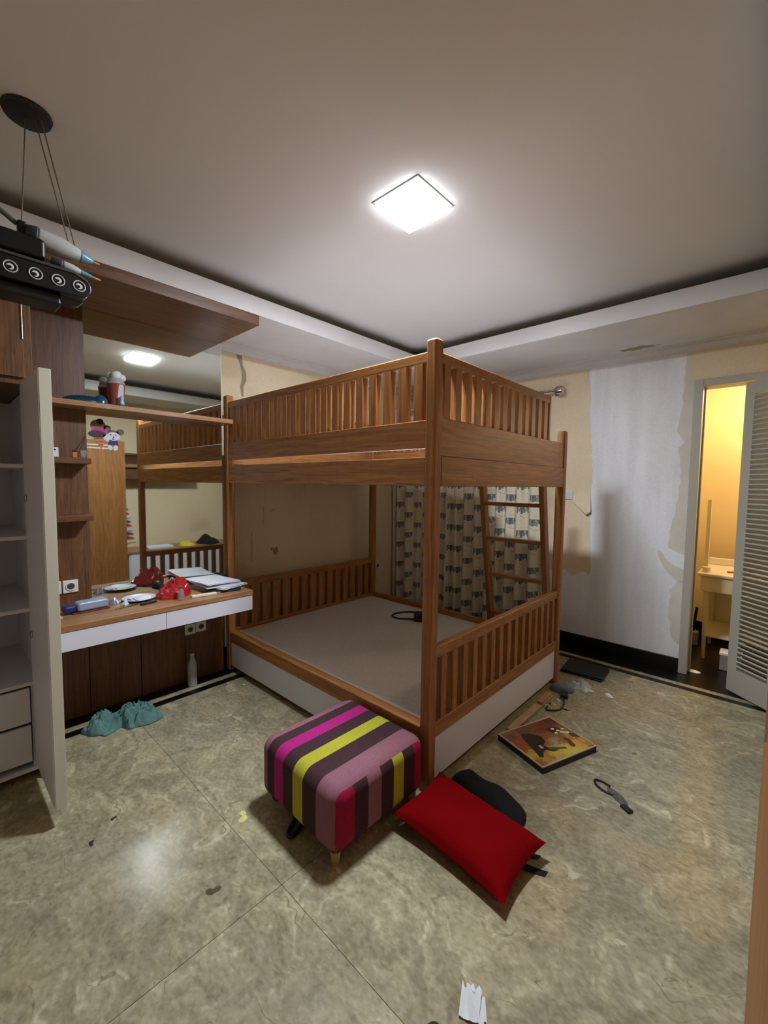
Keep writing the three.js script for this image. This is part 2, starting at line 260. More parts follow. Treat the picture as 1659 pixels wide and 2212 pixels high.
// ---------------------------------------------------------------- bunk bed
const BED = { x0: 0.198, x1: 2.16, z0: 0.882, z1: 2.4915 };
{
  const { x0, x1, z0, z1 } = BED, p = 0.03;
  const t = thing('bunk_bed', 'brown wooden bunk bed with slatted guards and white side panels', 'bunk bed', [(x0 + x1) / 2, 0, (z0 + z1) / 2]);
  const post = (x, z, h) => box(t, 'post', [x - p, x + p], [0, h], [z - p, z + p], wood, 0.012);
  post(x1, z1, 2.165); post(x0, z1, 2.165); post(x0, z0, 2.13); post(x1, z0, 1.906);
  const O = 0.022;                                             // half thickness of boards
  const bx = (n, x, y, z, m = wood, r = 0.004, g) => box(t, n, x, y, z, m, r, g);
  // upper bunk: two tiers of boards all round, the end facing the desk with a slot between them
  bx('upper_beam', [x0 + p, x1 - p], [1.670, 1.80], [z1 - O + 0.008, z1 + O], wood); bx('lower_beam', [x0 + p, x1 - p], [1.492, 1.628], [z1 - O + 0.008, z1 + O], wood);
  bx('upper_beam', [x1 - O + 0.008, x1 + O], [1.634, 1.815], [z0 + p, z1 - p], wood); bx('lower_beam', [x1 - O + 0.008, x1 + O + 0.006], [1.492, 1.634], [z0 + p, z1 - p], wood);
  bx('upper_beam', [x0 - O, x0 + O - 0.008], [1.638, 1.815], [z0 + p, z1 - p], wood); bx('lower_beam', [x0 - O, x0 + O - 0.008], [1.492, 1.634], [z0 + p, z1 - p], wood);
  bx('upper_beam', [x0 + p, 1.44], [1.638, 1.815], [z0 - O, z0 + O - 0.008], wood); bx('lower_beam', [x0 + p, 1.44], [1.545, 1.634], [z0 - O, z0 + O - 0.008], wood); bx('end_beam', [x0 + p, x1 - p], [1.492, 1.543], [z0 - O, z0 + O - 0.008], wood);
  bx('upper_bunk_board', [x0 + O, x1 - O], [1.500, 1.518], [z0 + O, z1 - O], upperBoard, 0);
  // guards
  const rail = (n, x, y, z) => bx(n, x, y, z, wood, 0.006);
  const slatsX = (xa, xb, n, y, z, w, d) => { for (let i = 0; i < n; i++) { const x = lerp(xa, xb, (i + 0.5) / n); bx('slat', [x - w / 2, x + w / 2], y, [z - d / 2, z + d / 2], wood, 0, 'y'); } };
  const slatsZ = (za, zb, n, y, x, w, d) => { for (let i = 0; i < n; i++) { const z = lerp(za, zb, (i + 0.5) / n); bx('slat', [x - d / 2, x + d / 2], y, [z - w / 2, z + w / 2], wood, 0, 'y'); } };
  rail('top_rail', [x0 + p, x1 - p], [2.062, 2.112], [z1 - 0.02, z1 + 0.02]); slatsX(x0 + p, x1 - p, 19, [1.80, 2.064], z1, 0.05, 0.04);
  rail('top_rail', [x1 - 0.02, x1 + 0.02], [2.062, 2.112], [1.19, z1 - p]); slatsZ(1.20, z1 - p, 13, [1.815, 2.064], x1, 0.05, 0.04); bx('guard_end', [x1 - 0.02, x1 + 0.02], [1.815, 2.112], [1.165, 1.192], wood);
  rail('top_rail', [x0 - 0.02, x0 + 0.02], [2.062, 2.112], [z0 + p, z1 - p]); slatsZ(z0 + p, z1 - p, 15, [1.815, 2.064], x0, 0.05, 0.04);
  rail('top_rail', [x0 + p, 1.42], [2.062, 2.112], [z0 - 0.02, z0 + 0.02]); slatsX(x0 + p, 1.40, 12, [1.815, 2.064], z0, 0.05, 0.04); bx('guard_end', [1.41, 1.44], [1.815, 2.112], [z0 - 0.02, z0 + 0.02], wood);
  // lower bunk
  bx('plinth', [x0 + 0.05, x1 - 0.04], [0, 0.06], [z1 - 0.06, z1 - 0.012], woodDark, 0); bx('plinth', [x1 - 0.06, x1 - 0.012], [0, 0.06], [z0 + 0.04, z1 - 0.06], woodDark, 0);
  bx('plinth', [x0 + 0.012, x0 + 0.06], [0, 0.06], [z0 + 0.04, z1 - 0.06], woodDark, 0); bx('plinth', [x0 + 0.06, x1 - 0.06], [0, 0.06], [z0 + 0.012, z0 + 0.06], woodDark, 0);
  bx('white_panel', [x0 + p, x1 - p], [0.04, 0.234], [z1 - 0.006, z1 + 0.014], whiteLam, 0.003); bx('white_panel', [x1 - 0.006, x1 + 0.014], [0.04, 0.258], [z0 + p, z1 - p], whiteLam, 0.003);
  bx('bed_rail', [x0 + p, x1 - p], [0.234, 0.3225], [z1 - 0.035, z1 + 0.028], wood, 0.008); bx('bed_rail', [x1 - O, x1 + O], [0.258, 0.335], [z0 + p, z1 - p], wood, 0.005);
  bx('bed_rail', [x0 - O, x0 + O], [0.06, 0.335], [z0 + p, z1 - p], wood, 0.005); bx('bed_rail', [x0 + p, x1 - p], [0.06, 0.345], [z0 - O, z0 + O], wood, 0.005);
  bx('lower_bunk_board', [x0 + O, x1 - O], [0.285, 0.303], [z0 + O, z1 - 0.035], boardMat, 0);
  rail('guard_rail', [x1 - 0.02, x1 + 0.02], [0.655, 0.7125], [z0 + p, z1 - p]); slatsZ(z0 + p + 0.02, z1 - p - 0.02, 15, [0.335, 0.657], x1, 0.042, 0.04);
  rail('guard_rail', [x0 - 0.02, x0 + 0.02], [0.655, 0.7125], [z0 + p, z1 - p]); slatsZ(z0 + p + 0.02, z1 - p - 0.02, 15, [0.335, 0.657], x0, 0.055, 0.04);
}
{
  // ladder leaning out from the far end of the upper bunk towards the curtain
  const t = thing('bunk_ladder', 'brown wooden ladder with flat rungs hooked on the far end of the bunk bed', 'ladder', [1.72, 0, 0.70]);
  const top = [1.62, 0.808], bot = [0, 0.53], ang = Math.atan2(top[1] - bot[1], top[0]), len = Math.hypot(top[0], top[1] - bot[1]);
  for (const x of [1.455, 1.985]) add(t, 'stile', boxG(0.042, len, 0.07, 0.006), wood, [x, top[0] / 2, (top[1] + bot[1]) / 2], [ang, 0, 0]);
  for (const y of [0.34, 0.70, 1.03, 1.34]) { const z = lerp(bot[1], top[1], y / top[0]); add(t, 'rung', boxG(0.49, 0.03, 0.07, 0.005), wood, [1.72, y, z]); }
}

// ---------------------------------------------------------------- desk wall
const MX = 0.183;
{
  const b = thing('desk_back_panel', 'dark brown wooden panelling on the wall below the floating desk', 'panel', [0.08, 0, 3.14]);
  const zs = [2.5425, 2.84, 3.14, 3.44, 3.74];
  for (let i = 0; i < 4; i++) box(b, 'plank', [0.15, 0.172], [0.0, 0.735], [zs[i] + 0.002, zs[i + 1] - 0.002], woodCol, 0.002, 'y');
  box(b, 'batten_back', [0.002, 0.15], [0.0, 0.73], [2.5425, 3.73], woodCol);

  const d = thing('floating_desk', 'wood topped wall desk with two white drawer fronts', 'desk', [0.42, 0.59, 3.14]);
  box(d, 'worktop', [0.172, 0.648], [0.700, 0.735], [2.553, 3.738], woodDesk, 0.004, 'z');
  box(d, 'drawer_front', [0.628, 0.643], [0.594, 0.699], [2.556, 3.1365], whiteLam, 0.002); box(d, 'drawer_front', [0.628, 0.643], [0.594, 0.699], [3.1395, 3.738], whiteLam, 0.002);
  box(d, 'carcass', [0.173, 0.627], [0.600, 0.699], [2.559, 3.736], whiteLam);

  const m = thing('wall_mirror', 'large frameless mirror behind the desk, crossed by a wooden shelf', 'mirror', [0.16, 0.736, 3.0]);
  box(m, 'glass', [0.171, MX], [0.736, 2.5505], [2.5425, 3.4215], mirrorMat); box(m, 'backing', [0.002, 0.1705], [0.74, 2.545], [2.545, 3.42], woodDark);
  const bev = MP({ color: 0xeef4ee, roughness: 0.05, metalness: 0.2 });
  box(m, 'polished_edge', [0.171, MX + 0.001], [1.97, 2.54], [2.5385, 2.5425], bev);

  box(scene, 'ceiling_canopy', [0.003, ROOM.lipX], [2.5515, 2.6165], [2.5425, 3.74], woodDark, 0.003, 'z'); tag(scene.children.at(-1), 'brown wooden canopy board above the mirror under the ceiling border', 'canopy');
  box(scene, 'display_shelf', [MX + 0.001, 0.366], [1.930, 1.961], [2.541, 3.736], woodDesk, 0.003, 'z'); tag(scene.children.at(-1), 'long wooden shelf across the mirror holding the cup', 'shelf');

  const c = thing('shelf_column', 'brown wooden wall column with two small shelves beside the mirror', 'shelf', [0.12, 0.736, 3.58]);
  box(c, 'panel', [0.003, 0.203], [0.736, 1.929], [3.422, 3.738], woodCol, 0.002, 'y'); box(c, 'upper_panel', [0.003, 0.203], [1.962, 2.551], [3.422, 3.738], woodCol, 0.002, 'y');
  box(c, 'small_shelf', [0.203, 0.33], [1.597, 1.632], [3.430, 3.736], woodCol, 0.003, 'z'); box(c, 'small_shelf', [0.203, 0.33], [1.257, 1.292], [3.427, 3.736], woodCol, 0.003, 'z');
}
// sockets: plate, recess, two contacts
function socket(label, [x, y, z], s = 0.078) {
  const t = thing('wall_socket', label, 'socket', [x, y, z], 0, 'white wall sockets');
  add(t, 'plate', boxG(0.012, s, s, 0.005), whitePl, [x + 0.006, y, z]);
  const ring = lathe([[0.019, -0.002], [0.026, -0.002], [0.027, 0.003], [0.022, 0.004], [0.0195, 0.001]], 24); ring.rotateZ(-Math.PI / 2); add(t, 'ring', ring, whitePl, [x + 0.0125, y, z]);
  const disc = new THREE.CylinderGeometry(0.0195, 0.0195, 0.001, 24); disc.rotateZ(Math.PI / 2); add(t, 'recess', disc, M({ color: 0x4a463f, roughness: 0.7 }), [x + 0.0128, y, z]);
  for (const q of [-1, 1]) { const g = new THREE.CylinderGeometry(0.003, 0.003, 0.002, 8); g.rotateZ(Math.PI / 2); add(t, 'contact', g, blackPl, [x + 0.0138, y, z + q * 0.009]); }
}
socket('white wall socket on the wooden column, the one fully in view above the pencil case', [0.203, 0.852, 3.532]); socket('white wall socket on the wooden column half hidden by the open wardrobe door', [0.203, 0.852, 3.616]);
socket('white wall socket under the desk, the one nearer the middle of the desk', [0.172, 0.396, 2.806]); socket('white wall socket under the desk, the one nearer the bunk bed', [0.172, 0.400, 2.724]);

{
  const t = thing('light_switch', 'small white switch plate on the torn wallpaper behind the far bed post', 'switch', [1.915, 1.42, 0.0025]);
  add(t, 'plate', boxG(0.075, 0.085, 0.012, 0.004), whitePl, [1.915, 1.42, 0.009]); add(t, 'rocker', boxG(0.03, 0.045, 0.006, 0.003), whitePl, [1.915, 1.42, 0.017]);
}
socket('white wall socket low in the far corner between the back bed post and the curtain', [0.0005, 0.56, 0.60], 0.085);

// ---------------------------------------------------------------- wardrobe on the left with one door open
{
  const x1 = 0.72, z0 = 3.742, z1 = 4.95;
  const t = thing('open_wardrobe', 'tall wardrobe with empty grey shelves inside and brown upper doors', 'wardrobe', [0.36, 0, 4.3]);
  box(t, 'side_panel', [0.003, x1], [0.0, 1.94], [z0, z0 + 0.018], whiteLam, 0.001); box(t, 'side_panel', [0.003, x1], [0.0, 1.94], [z1 - 0.018, z1], whiteLam, 0.001);
  box(t, 'back_panel', [0.003, 0.012], [0.05, 1.94], [z0 + 0.018, z1 - 0.018], whiteLam);
  for (const y of [1.574, 1.229, 0.874, 0.505]) box(t, 'shelf', [0.012, x1 - 0.02], [y - 0.018, y], [z0 + 0.018, z1 - 0.018], whiteLam, 0.001);
  box(t, 'bottom', [0.012, x1 - 0.02], [0.05, 0.07], [z0 + 0.018, z1 - 0.018], whiteLam);
  box(t, 'plinth', [0.6, 0.62], [0.0, 0.05], [z0 + 0.02, z1 - 0.02], woodDark);
  box(t, 'filler', [x1 - 0.05, x1 - 0.03], [0.07, 0.487], [z0 + 0.018, z0 + 0.055], whiteLam);
  for (const [a, b] of [[0.10, 0.285], [0.300, 0.475]]) { const f = box(t, 'drawer', [x1 - 0.04, x1 - 0.022], [a, b], [z0 + 0.06, z1 - 0.06], whiteLam, 0.002); box(f, 'drawer_box', [0.1, x1 - 0.041], [a + 0.02, b - 0.03], [z0 + 0.07, z1 - 0.07], whiteLam); }
  // upper cupboard in brown wood
  const u = box(t, 'upper_carcass', [0.003, x1], [1.945, 2.6165], [z0, z1], woodDark, 0.002, 'y');
  const ud = box(t, 'upper_door', [x1, x1 + 0.018], [1.975, 2.60], [3.775, 4.36], woodDark, 0.002, 'y'); box(t, 'upper_door', [x1, x1 + 0.018], [1.975, 2.60], [4.363, 4.93], woodDark, 0.002, 'y');
  add(ud, 'edge_pull', boxG(0.006, 0.34, 0.006, 0.002), alu, [x1 + 0.021, 2.32, 3.778]);
  // open door, swung square to the front
  const d = box(t, 'open_door', [x1 - 0.02, 1.165], [0.088, 1.948], [3.747, 3.788], doorWhite, 0.002, 'y'); box(d, 'inner_face', [x1 - 0.019, 1.163], [0.09, 1.946], [3.788, 3.790], whiteLam, 0);
  for (const y of [0.76, 1.414]) { const h = add(d, 'hinge', lathe([[0, 0], [0.017, 0], [0.017, 0.006], [0.013, 0.008], [0, 0.008]], 20), chrome, [x1 + 0.04, y, 3.790], [Math.PI / 2, 0, 0]); }
}

// ---------------------------------------------------------------- right side of the room (seen in the mirror)
{
  const fx = 3.362, t = thing('side_wardrobe', 'tall brown wooden wardrobe at the right edge of the room', 'wardrobe', [3.66, 0, 3.5]);
  box(t, 'carcass', [fx + 0.02, ROOM.x1 - 0.002], [0.05, 2.02], [2.30, 4.95], woodPale, 0.002, 'y'); box(t, 'plinth', [fx + 0.012, ROOM.x1 - 0.02], [0, 0.05], [2.32, 4.93], woodDark);
  for (let i = 0; i < 4; i++) { const a = lerp(2.302, 4.95, i / 4), b = lerp(2.302, 4.95, (i + 1) / 4) - 0.004; const d = box(t, 'door', [fx, fx + 0.02], [0.055, 2.015], [a, b], woodPale, 0.002, 'y'); box(d, 'handle', [fx - 0.004, fx], [1.0, 1.2], [i % 2 ? a + 0.03 : b - 0.04, i % 2 ? a + 0.04 : b - 0.03], alu); }
  const b = thing('storage_bench', 'low white bench with a wooden top along the right wall, seen in the mirror', 'bench', [3.7, 0, 1.5]);
  box(b, 'body', [3.46, ROOM.x1 - 0.017], [0.0, 0.50], [0.62, 2.26], whiteLam, 0.003); box(b, 'top_board', [3.44, ROOM.x1 - 0.017], [0.50, 0.53], [0.60, 2.28], woodDesk, 0.003, 'z');
  for (let i = 0; i < 3; i++) box(b, 'drawer_front', [3.445, 3.459], [0.06, 0.485], [0.63 + i * 0.54, 1.165 + i * 0.54], whiteLam, 0.002);
  const s = thing('wall_shelf', 'wooden two tier shelf on the right wall, seen in the mirror', 'shelf', [3.82, 1.52, 1.75]);
  box(s, 'board', [3.72, ROOM.x1 - 0.002], [1.86, 1.89], [1.25, 2.25], woodDark, 0.002, 'z'); box(s, 'board', [3.70, ROOM.x1 - 0.002], [1.69, 1.73], [1.25, 2.25], woodDesk, 0.002, 'z'); box(s, 'cupboard', [3.74, ROOM.x1 - 0.002], [1.53, 1.69], [1.25, 2.25], woodDark, 0.002, 'z');
  // string of little pennants hanging down the wall
  const pn = thing('pennant_string', 'hanging string of red, white and blue pennants on the right wall, seen in the mirror', 'bunting', [3.93, 0.56, 2.13]);
  const cs = [0xb3242b, 0xd8d4cc, 0x23408f].map(c => M({ color: c, roughness: 0.85 }));
  add(pn, 'cord', tube([[3.935, 0.57, 2.16], [3.935, 0.95, 2.17], [3.94, 1.30, 2.17]], 0.003, 12, 6), whitePl);
  for (let i = 0; i < 11; i++) { const y = 1.22 - i * 0.06, w = 0.03 + i * 0.011; add(pn, 'pennant', extr([[0, 0.03], [0, -0.03], [w, -0.012 - 0.008 * (i % 2)]], 0.004), cs[i % 3], [3.935, y, 2.165], [0, Math.PI / 2, 0]); }
  const blackBag = add(scene, 'cloth_bag', lump(t => 0.17 * (1 + 0.18 * Math.sin(2 * t + 1) + 0.08 * Math.sin(5 * t)), (s, t, x, z) => 0.11 * (1 - s * s) * (1 + 0.35 * Math.sin(x * 22) * Math.cos(z * 17)) + 0.005), blackCloth, [3.62, 0.531, 1.10]); tag(blackBag, 'black cloth heap on the white bench, seen in the mirror', 'cloth');
  const yel = add(scene, 'folded_cloth', lump(t => 0.13 * (1 + 0.2 * Math.cos(2 * t)), (s, t, x, z) => 0.05 * (1 - s ** 4) * (1 + 0.3 * Math.sin(x * 30 + z * 12))), M({ color: 0xd8c04a, roughness: 0.9 }), [3.60, 0.531, 1.42]); tag(yel, 'folded yellow cloth on the white bench, seen in the mirror', 'cloth');
  const pp = add(scene, 'paper_pile', boxG(0.22, 0.03, 0.34, 0.004), paperW, [3.62, 0.5455, 1.82]); tag(pp, 'flat pile of white paper on the white bench, seen in the mirror', 'paper');
}

// ---------------------------------------------------------------- curtain, rod
{
  const tex = canvasTex(512, 512, (g, w, h) => {
    g.fillStyle = '#e0d6bc'; g.fillRect(0, 0, w, h); const q = rng(21);
    for (let i = 0; i < 2600; i++) { g.fillStyle = q() > 0.5 ? 'rgba(120,105,80,0.06)' : 'rgba(240,232,214,0.08)'; g.fillRect(q() * w, q() * h, 1 + q() * 2, 4 + q() * 26); }
    const motif = (cx, cy, W) => { for (let k = -1; k <= 1; k++) for (let m = -1; m <= 1; m++) { const x = cx + k * w, y = cy + m * h; g.fillStyle = '#72706b'; g.fillRect(x - W / 2, y - 6, W, 70); const bw = W / 6;
      for (let i = 0; i < 6; i++) { const bh = 24 + HN[i * 77 + (cx | 0)] * 74; g.fillStyle = ['#7c7973', '#96918a', '#6b6965'][i % 3]; g.fillRect(x - W / 2 + i * bw, y - bh, bw - 3, bh + 40); }
      g.fillStyle = '#c4b9a0'; g.fillRect(x - W * 0.3, y + 16, bw * 0.4, 40); g.fillRect(x + W * 0.12, y + 10, bw * 0.5, 46);
      g.strokeStyle = '#a89f8a'; g.lineWidth = 8; g.beginPath(); g.ellipse(x + 24, y - 100, 60, 76, 0, Math.PI * 1.05, Math.PI * 1.8); g.stroke(); } };
    motif(128, 170, 214); motif(384, 426, 214); g.fillStyle = 'rgba(150,138,112,0.5)'; g.fillRect(0, 300, 256, 4); g.fillRect(256, 44, 256, 4);
  });
  const t = thing('window_curtain', 'long cream curtain printed with rows of grey houses behind the bunk bed', 'curtain', [0.9, 0.05, 0.15]);
  const fab = MP({ map: tex, roughness: 0.95, side: THREE.DoubleSide, sheen: 0.2 });
  const panel = (pts, nf, amp, len, name) => {
    const c = new THREE.CatmullRomCurve3(pts.map(([x, z]) => V(x, 0, z))), nu = nf * 14;
    const g = sheet((u, v) => { const p = c.getPointAt(u), d = c.getTangentAt(u), n = [-d.z, d.x], a = amp * (0.55 + 0.6 * v) * (Math.sin(u * nf * 6.283 + 0.6 * Math.sin(u * 11)) + 0.3 * Math.sin(u * nf * 3.1 + v * 3 + 1)); return [p.x + n[0] * a * 1, lerp(2.36, 0.05, v), p.z + n[1] * a]; }, nu, 26, 0.0015, [0, 0, 1], len / 0.40, 2.31 / 0.235);
    return add(t, name, g, fab, [0.9, 0.05, 0.15].map(() => 0), undefined);
  };
  const pA = panel([[0.055, 0.34], [0.22, 0.27], [0.45, 0.17], [0.72, 0.12]], 6, 0.028, 1.35, 'curtain_panel'); const pB = panel([[0.73, 0.13], [1.0, 0.11], [1.35, 0.11], [1.70, 0.12]], 8, 0.03, 1.6, 'curtain_panel');
  const edge = add(t, 'lining_edge', sheet((u, v) => [0.028 + 0.04 * u, lerp(2.36, 0.05, v), 0.362 + 0.004 * Math.sin(v * 6)], 2, 20, 0.002, [0, 0, 1]), M({ color: 0xdcd8cc, roughness: 0.9 }));
  const r = thing('curtain_rod', 'chrome curtain rod with a round end knob beside the upper bunk', 'curtain rod', [1.0, 2.385, 0.10]);
  const rg = new THREE.CylinderGeometry(0.012, 0.012, 1.72, 20); rg.rotateZ(Math.PI / 2); add(r, 'rod', rg, chrome, [0.93, 2.385, 0.10]);
  const kn = lathe([[0, -0.035], [0.02, -0.035], [0.034, -0.02], [0.036, 0.0], [0.036, 0.03], [0.03, 0.042], [0, 0.045]], 28); kn.rotateZ(-Math.PI / 2); add(r, 'end_knob', kn, chrome, [1.82, 2.385, 0.10]);
  for (const x of [0.12, 1.77]) { add(r, 'bracket', boxG(0.02, 0.03, 0.10, 0.004), chrome, [x, 2.385, 0.052]); add(r, 'bracket_plate', boxG(0.04, 0.07, 0.006, 0.003), chrome, [x, 2.385, 0.0055]); }
}

// ---------------------------------------------------------------- door frame, folding louvre door, bathroom
{
  const f = struct(new THREE.Group()); f.name = 'door_1'; f.position.set(3.27, 0, 0); base.set(f, [3.27, 0, 0]); scene.add(f);
  box(f, 'jamb', [2.835, 2.893], [0.0, 2.332], [-0.15, 0.022], paintGrey, 0.004); box(f, 'jamb', [3.655, 3.713], [0.0, 2.332], [-0.15, 0.022], paintGrey, 0.004); box(f, 'head', [2.893, 3.655], [2.278, 2.332], [-0.15, 0.022], paintGrey, 0.004);
  box(f, 'stop', [2.893, 2.905], [0.0, 2.278], [-0.10, -0.06], paintGrey, 0.002);
  const leaf = (label, [x0, z0], [x1, z1]) => {
    const w = Math.hypot(x1 - x0, z1 - z0), a = Math.atan2(-(z1 - z0), x1 - x0), t = thing('louvre_door', label, 'door', [(x0 + x1) / 2, 0.012, (z0 + z1) / 2], a, 'folding louvre door leaves');
    const P = (n, g, p, r) => add(t, n, g, paintGrey, p, r, true), H = 2.235, st = 0.072;
    for (const s of [-1, 1]) P('stile', boxG(st, H, 0.032, 0.003), [s * (w / 2 - st / 2), H / 2, 0]);
    P('bottom_rail', boxG(w - 2 * st, 0.17, 0.03, 0.002), [0, 0.085, 0]); P('top_rail', boxG(w - 2 * st, 0.09, 0.03, 0.002), [0, H - 0.045, 0]);
    const sg = metric(new THREE.BoxGeometry(w - 2 * st, 0.011, 0.046), 'x'), n = Math.floor((H - 0.26) / 0.0345);
    for (let i = 0; i < n; i++) P('louvre_slat', sg, [0, 0.19 + i * 0.0345, 0], [-0.72, 0, 0]);
  };
  leaf('grey louvred door leaf standing open at the bathroom doorway', [3.158, 0.115], [3.43, 0.362]); leaf('second leaf of the folding louvred door, hinged at the far jamb', [3.452, 0.345], [3.64, 0.05]);

  const by = M({ map: dataTex(256, 256, (u, v) => { const a = fbm(u * 4, v * 4, 4, 4, 4); return mix3([228, 206, 152], [212, 186, 130], a); }, 1.5, 1.5), roughness: 0.8 });
  struct(box(scene, 'wall_bath_left', [2.60, 2.72], [0.13, 2.5], [-1.25, -0.14], by)); struct(box(scene, 'wall_bath_back', [2.60, 4.3], [0.13, 2.5], [-1.37, -1.25], by)); struct(box(scene, 'wall_bath_right', [4.18, 4.3], [0.13, 2.5], [-1.25, -0.14], by));
  struct(box(scene, 'ceiling_bath', [2.60, 4.3], [2.5, 2.6], [-1.37, -0.14], ceilingMat)); struct(box(scene, 'floor_bath', [2.60, 4.3], [-0.1, -0.001], [-1.37, -0.14], blackStone)); struct(box(scene, 'floor_threshold', [2.893, 3.655], [-0.1, -0.001], [-0.14, 0], blackStone));
  struct(box(scene, 'baseboard_bath', [2.60, 4.3], [0, 0.13], [-1.37, -1.24], blackStone)); struct(box(scene, 'baseboard_bath_left', [2.60, 2.73], [0, 0.13], [-1.24, -0.14], blackStone));
  struct(box(scene, 'wall_bath_front', [2.72, 2.835], [0, 2.5], [-0.16, -0.141], by));
  // bathroom lamp
  const l = thing('bathroom_lamp', 'warm round lamp on the bathroom ceiling, outside the picture', 'lamp', [3.45, 2.5, -0.7]);
  add(l, 'globe', new THREE.SphereGeometry(0.09, 24, 16), M({ color: 0xffffff, emissive: 0xffd9a0, emissiveIntensity: 2 }), [3.45, 2.40, -0.7]); add(l, 'ceiling_rose', lathe([[0, 0], [0.05, 0], [0.05, -0.03], [0, -0.03]], 20), whitePl, [3.45, 2.4995, -0.7]);
  const pl = new THREE.PointLight(0xffe9c6, 2.3, 0, 2); pl.name = 'bulb_light'; pl.castShadow = true; pl.shadow.radius = 4; pl.position.set(0, -0.10, 0); l.add(pl);
  // wash stand
  const cream = M({ color: 0xdcd0a8, roughness: 0.4 }), cer = M({ color: 0xe6dcc0, roughness: 0.2 });
  const v = thing('wash_stand', 'cream bathroom wash stand with thin legs and an open shelf', 'washstand', [3.25, 0, -0.72]);
  for (const [x, z] of [[2.945, -0.50], [3.60, -0.50], [2.945, -0.98], [3.60, -0.98]]) { const g = new THREE.CylinderGeometry(0.024, 0.013, 0.62, 12); add(v, 'leg', g, cream, [x, 0.31, z]); }
  box(v, 'apron', [2.90, 3.64], [0.60, 0.735], [-1.02, -0.46], cream, 0.01); box(v, 'top', [2.875, 3.665], [0.735, 0.765], [-1.04, -0.435], cer, 0.012); box(v, 'shelf', [2.93, 3.62], [0.20, 0.222], [-1.0, -0.485], cream, 0.004); box(v, 'back_board', [2.93, 3.62], [0.222, 0.56], [-1.03, -1.015], cream, 0.003);
  box(v, 'splash_back', [2.90, 3.64], [0.765, 0.83], [-1.045, -1.015], cer, 0.006); box(v, 'side_post', [2.905, 2.935], [0.765, 1.40], [-0.62, -0.59], cream, 0.004);
  const bk = add(v, 'tap_knob', new THREE.CylinderGeometry(0.03, 0.03, 0.045, 16), cer, [2.935, 0.7875, -0.50]);
  const br = thing('toothbrush', 'red toothbrush lying on the wash stand', 'toothbrush', [3.15, 0.766, -0.62]); add(br, 'handle', tube([[3.07, 0.773, -0.60], [3.14, 0.773, -0.62], [3.22, 0.774, -0.66]], 0.007, 14, 8), M({ color: 0xb0401c, roughness: 0.4 })); add(br, 'bristle_head', boxG(0.03, 0.016, 0.012, 0.002), M({ color: 0x50604a }), [3.225, 0.779, -0.662]);
  const bin = thing('waste_box', 'grey box with a white lid under the wash stand', 'box', [3.14, 0, -0.34]); box(bin, 'body', [3.075, 3.21], [0, 0.125], [-0.41, -0.29], M({ color: 0x8d8b80, roughness: 0.6 }), 0.006); box(bin, 'lid', [3.07, 3.215], [0.125, 0.15], [-0.415, -0.285], M({ color: 0xe4e2da, roughness: 0.5 }), 0.006);
  const tb = thing('toilet_brush', 'black toilet brush standing in the bathroom corner', 'brush', [2.83, 0, -0.86]); add(tb, 'holder', lathe([[0, 0], [0.04, 0], [0.045, 0.12], [0.035, 0.13], [0, 0.13]], 18), whitePl, [2.83, 0.0, -0.86]); add(tb, 'stick', tube([[2.83, 0.13, -0.86], [2.838, 0.25, -0.85], [2.85, 0.36, -0.84]], 0.012, 12, 8), blackPl);
  const cl = add(scene, 'floor_tissue', lump(t => 0.03 * (1 + 0.5 * Math.cos(t) ** 2), (s) => 0.012 * (1 - s * s), 8, 20, 0.001), M({ color: 0xe9e9e4 }), [2.93, 0.0, -0.10]); tag(cl, 'small white tissue scrap on the dark threshold by the door jamb', 'tissue');
}

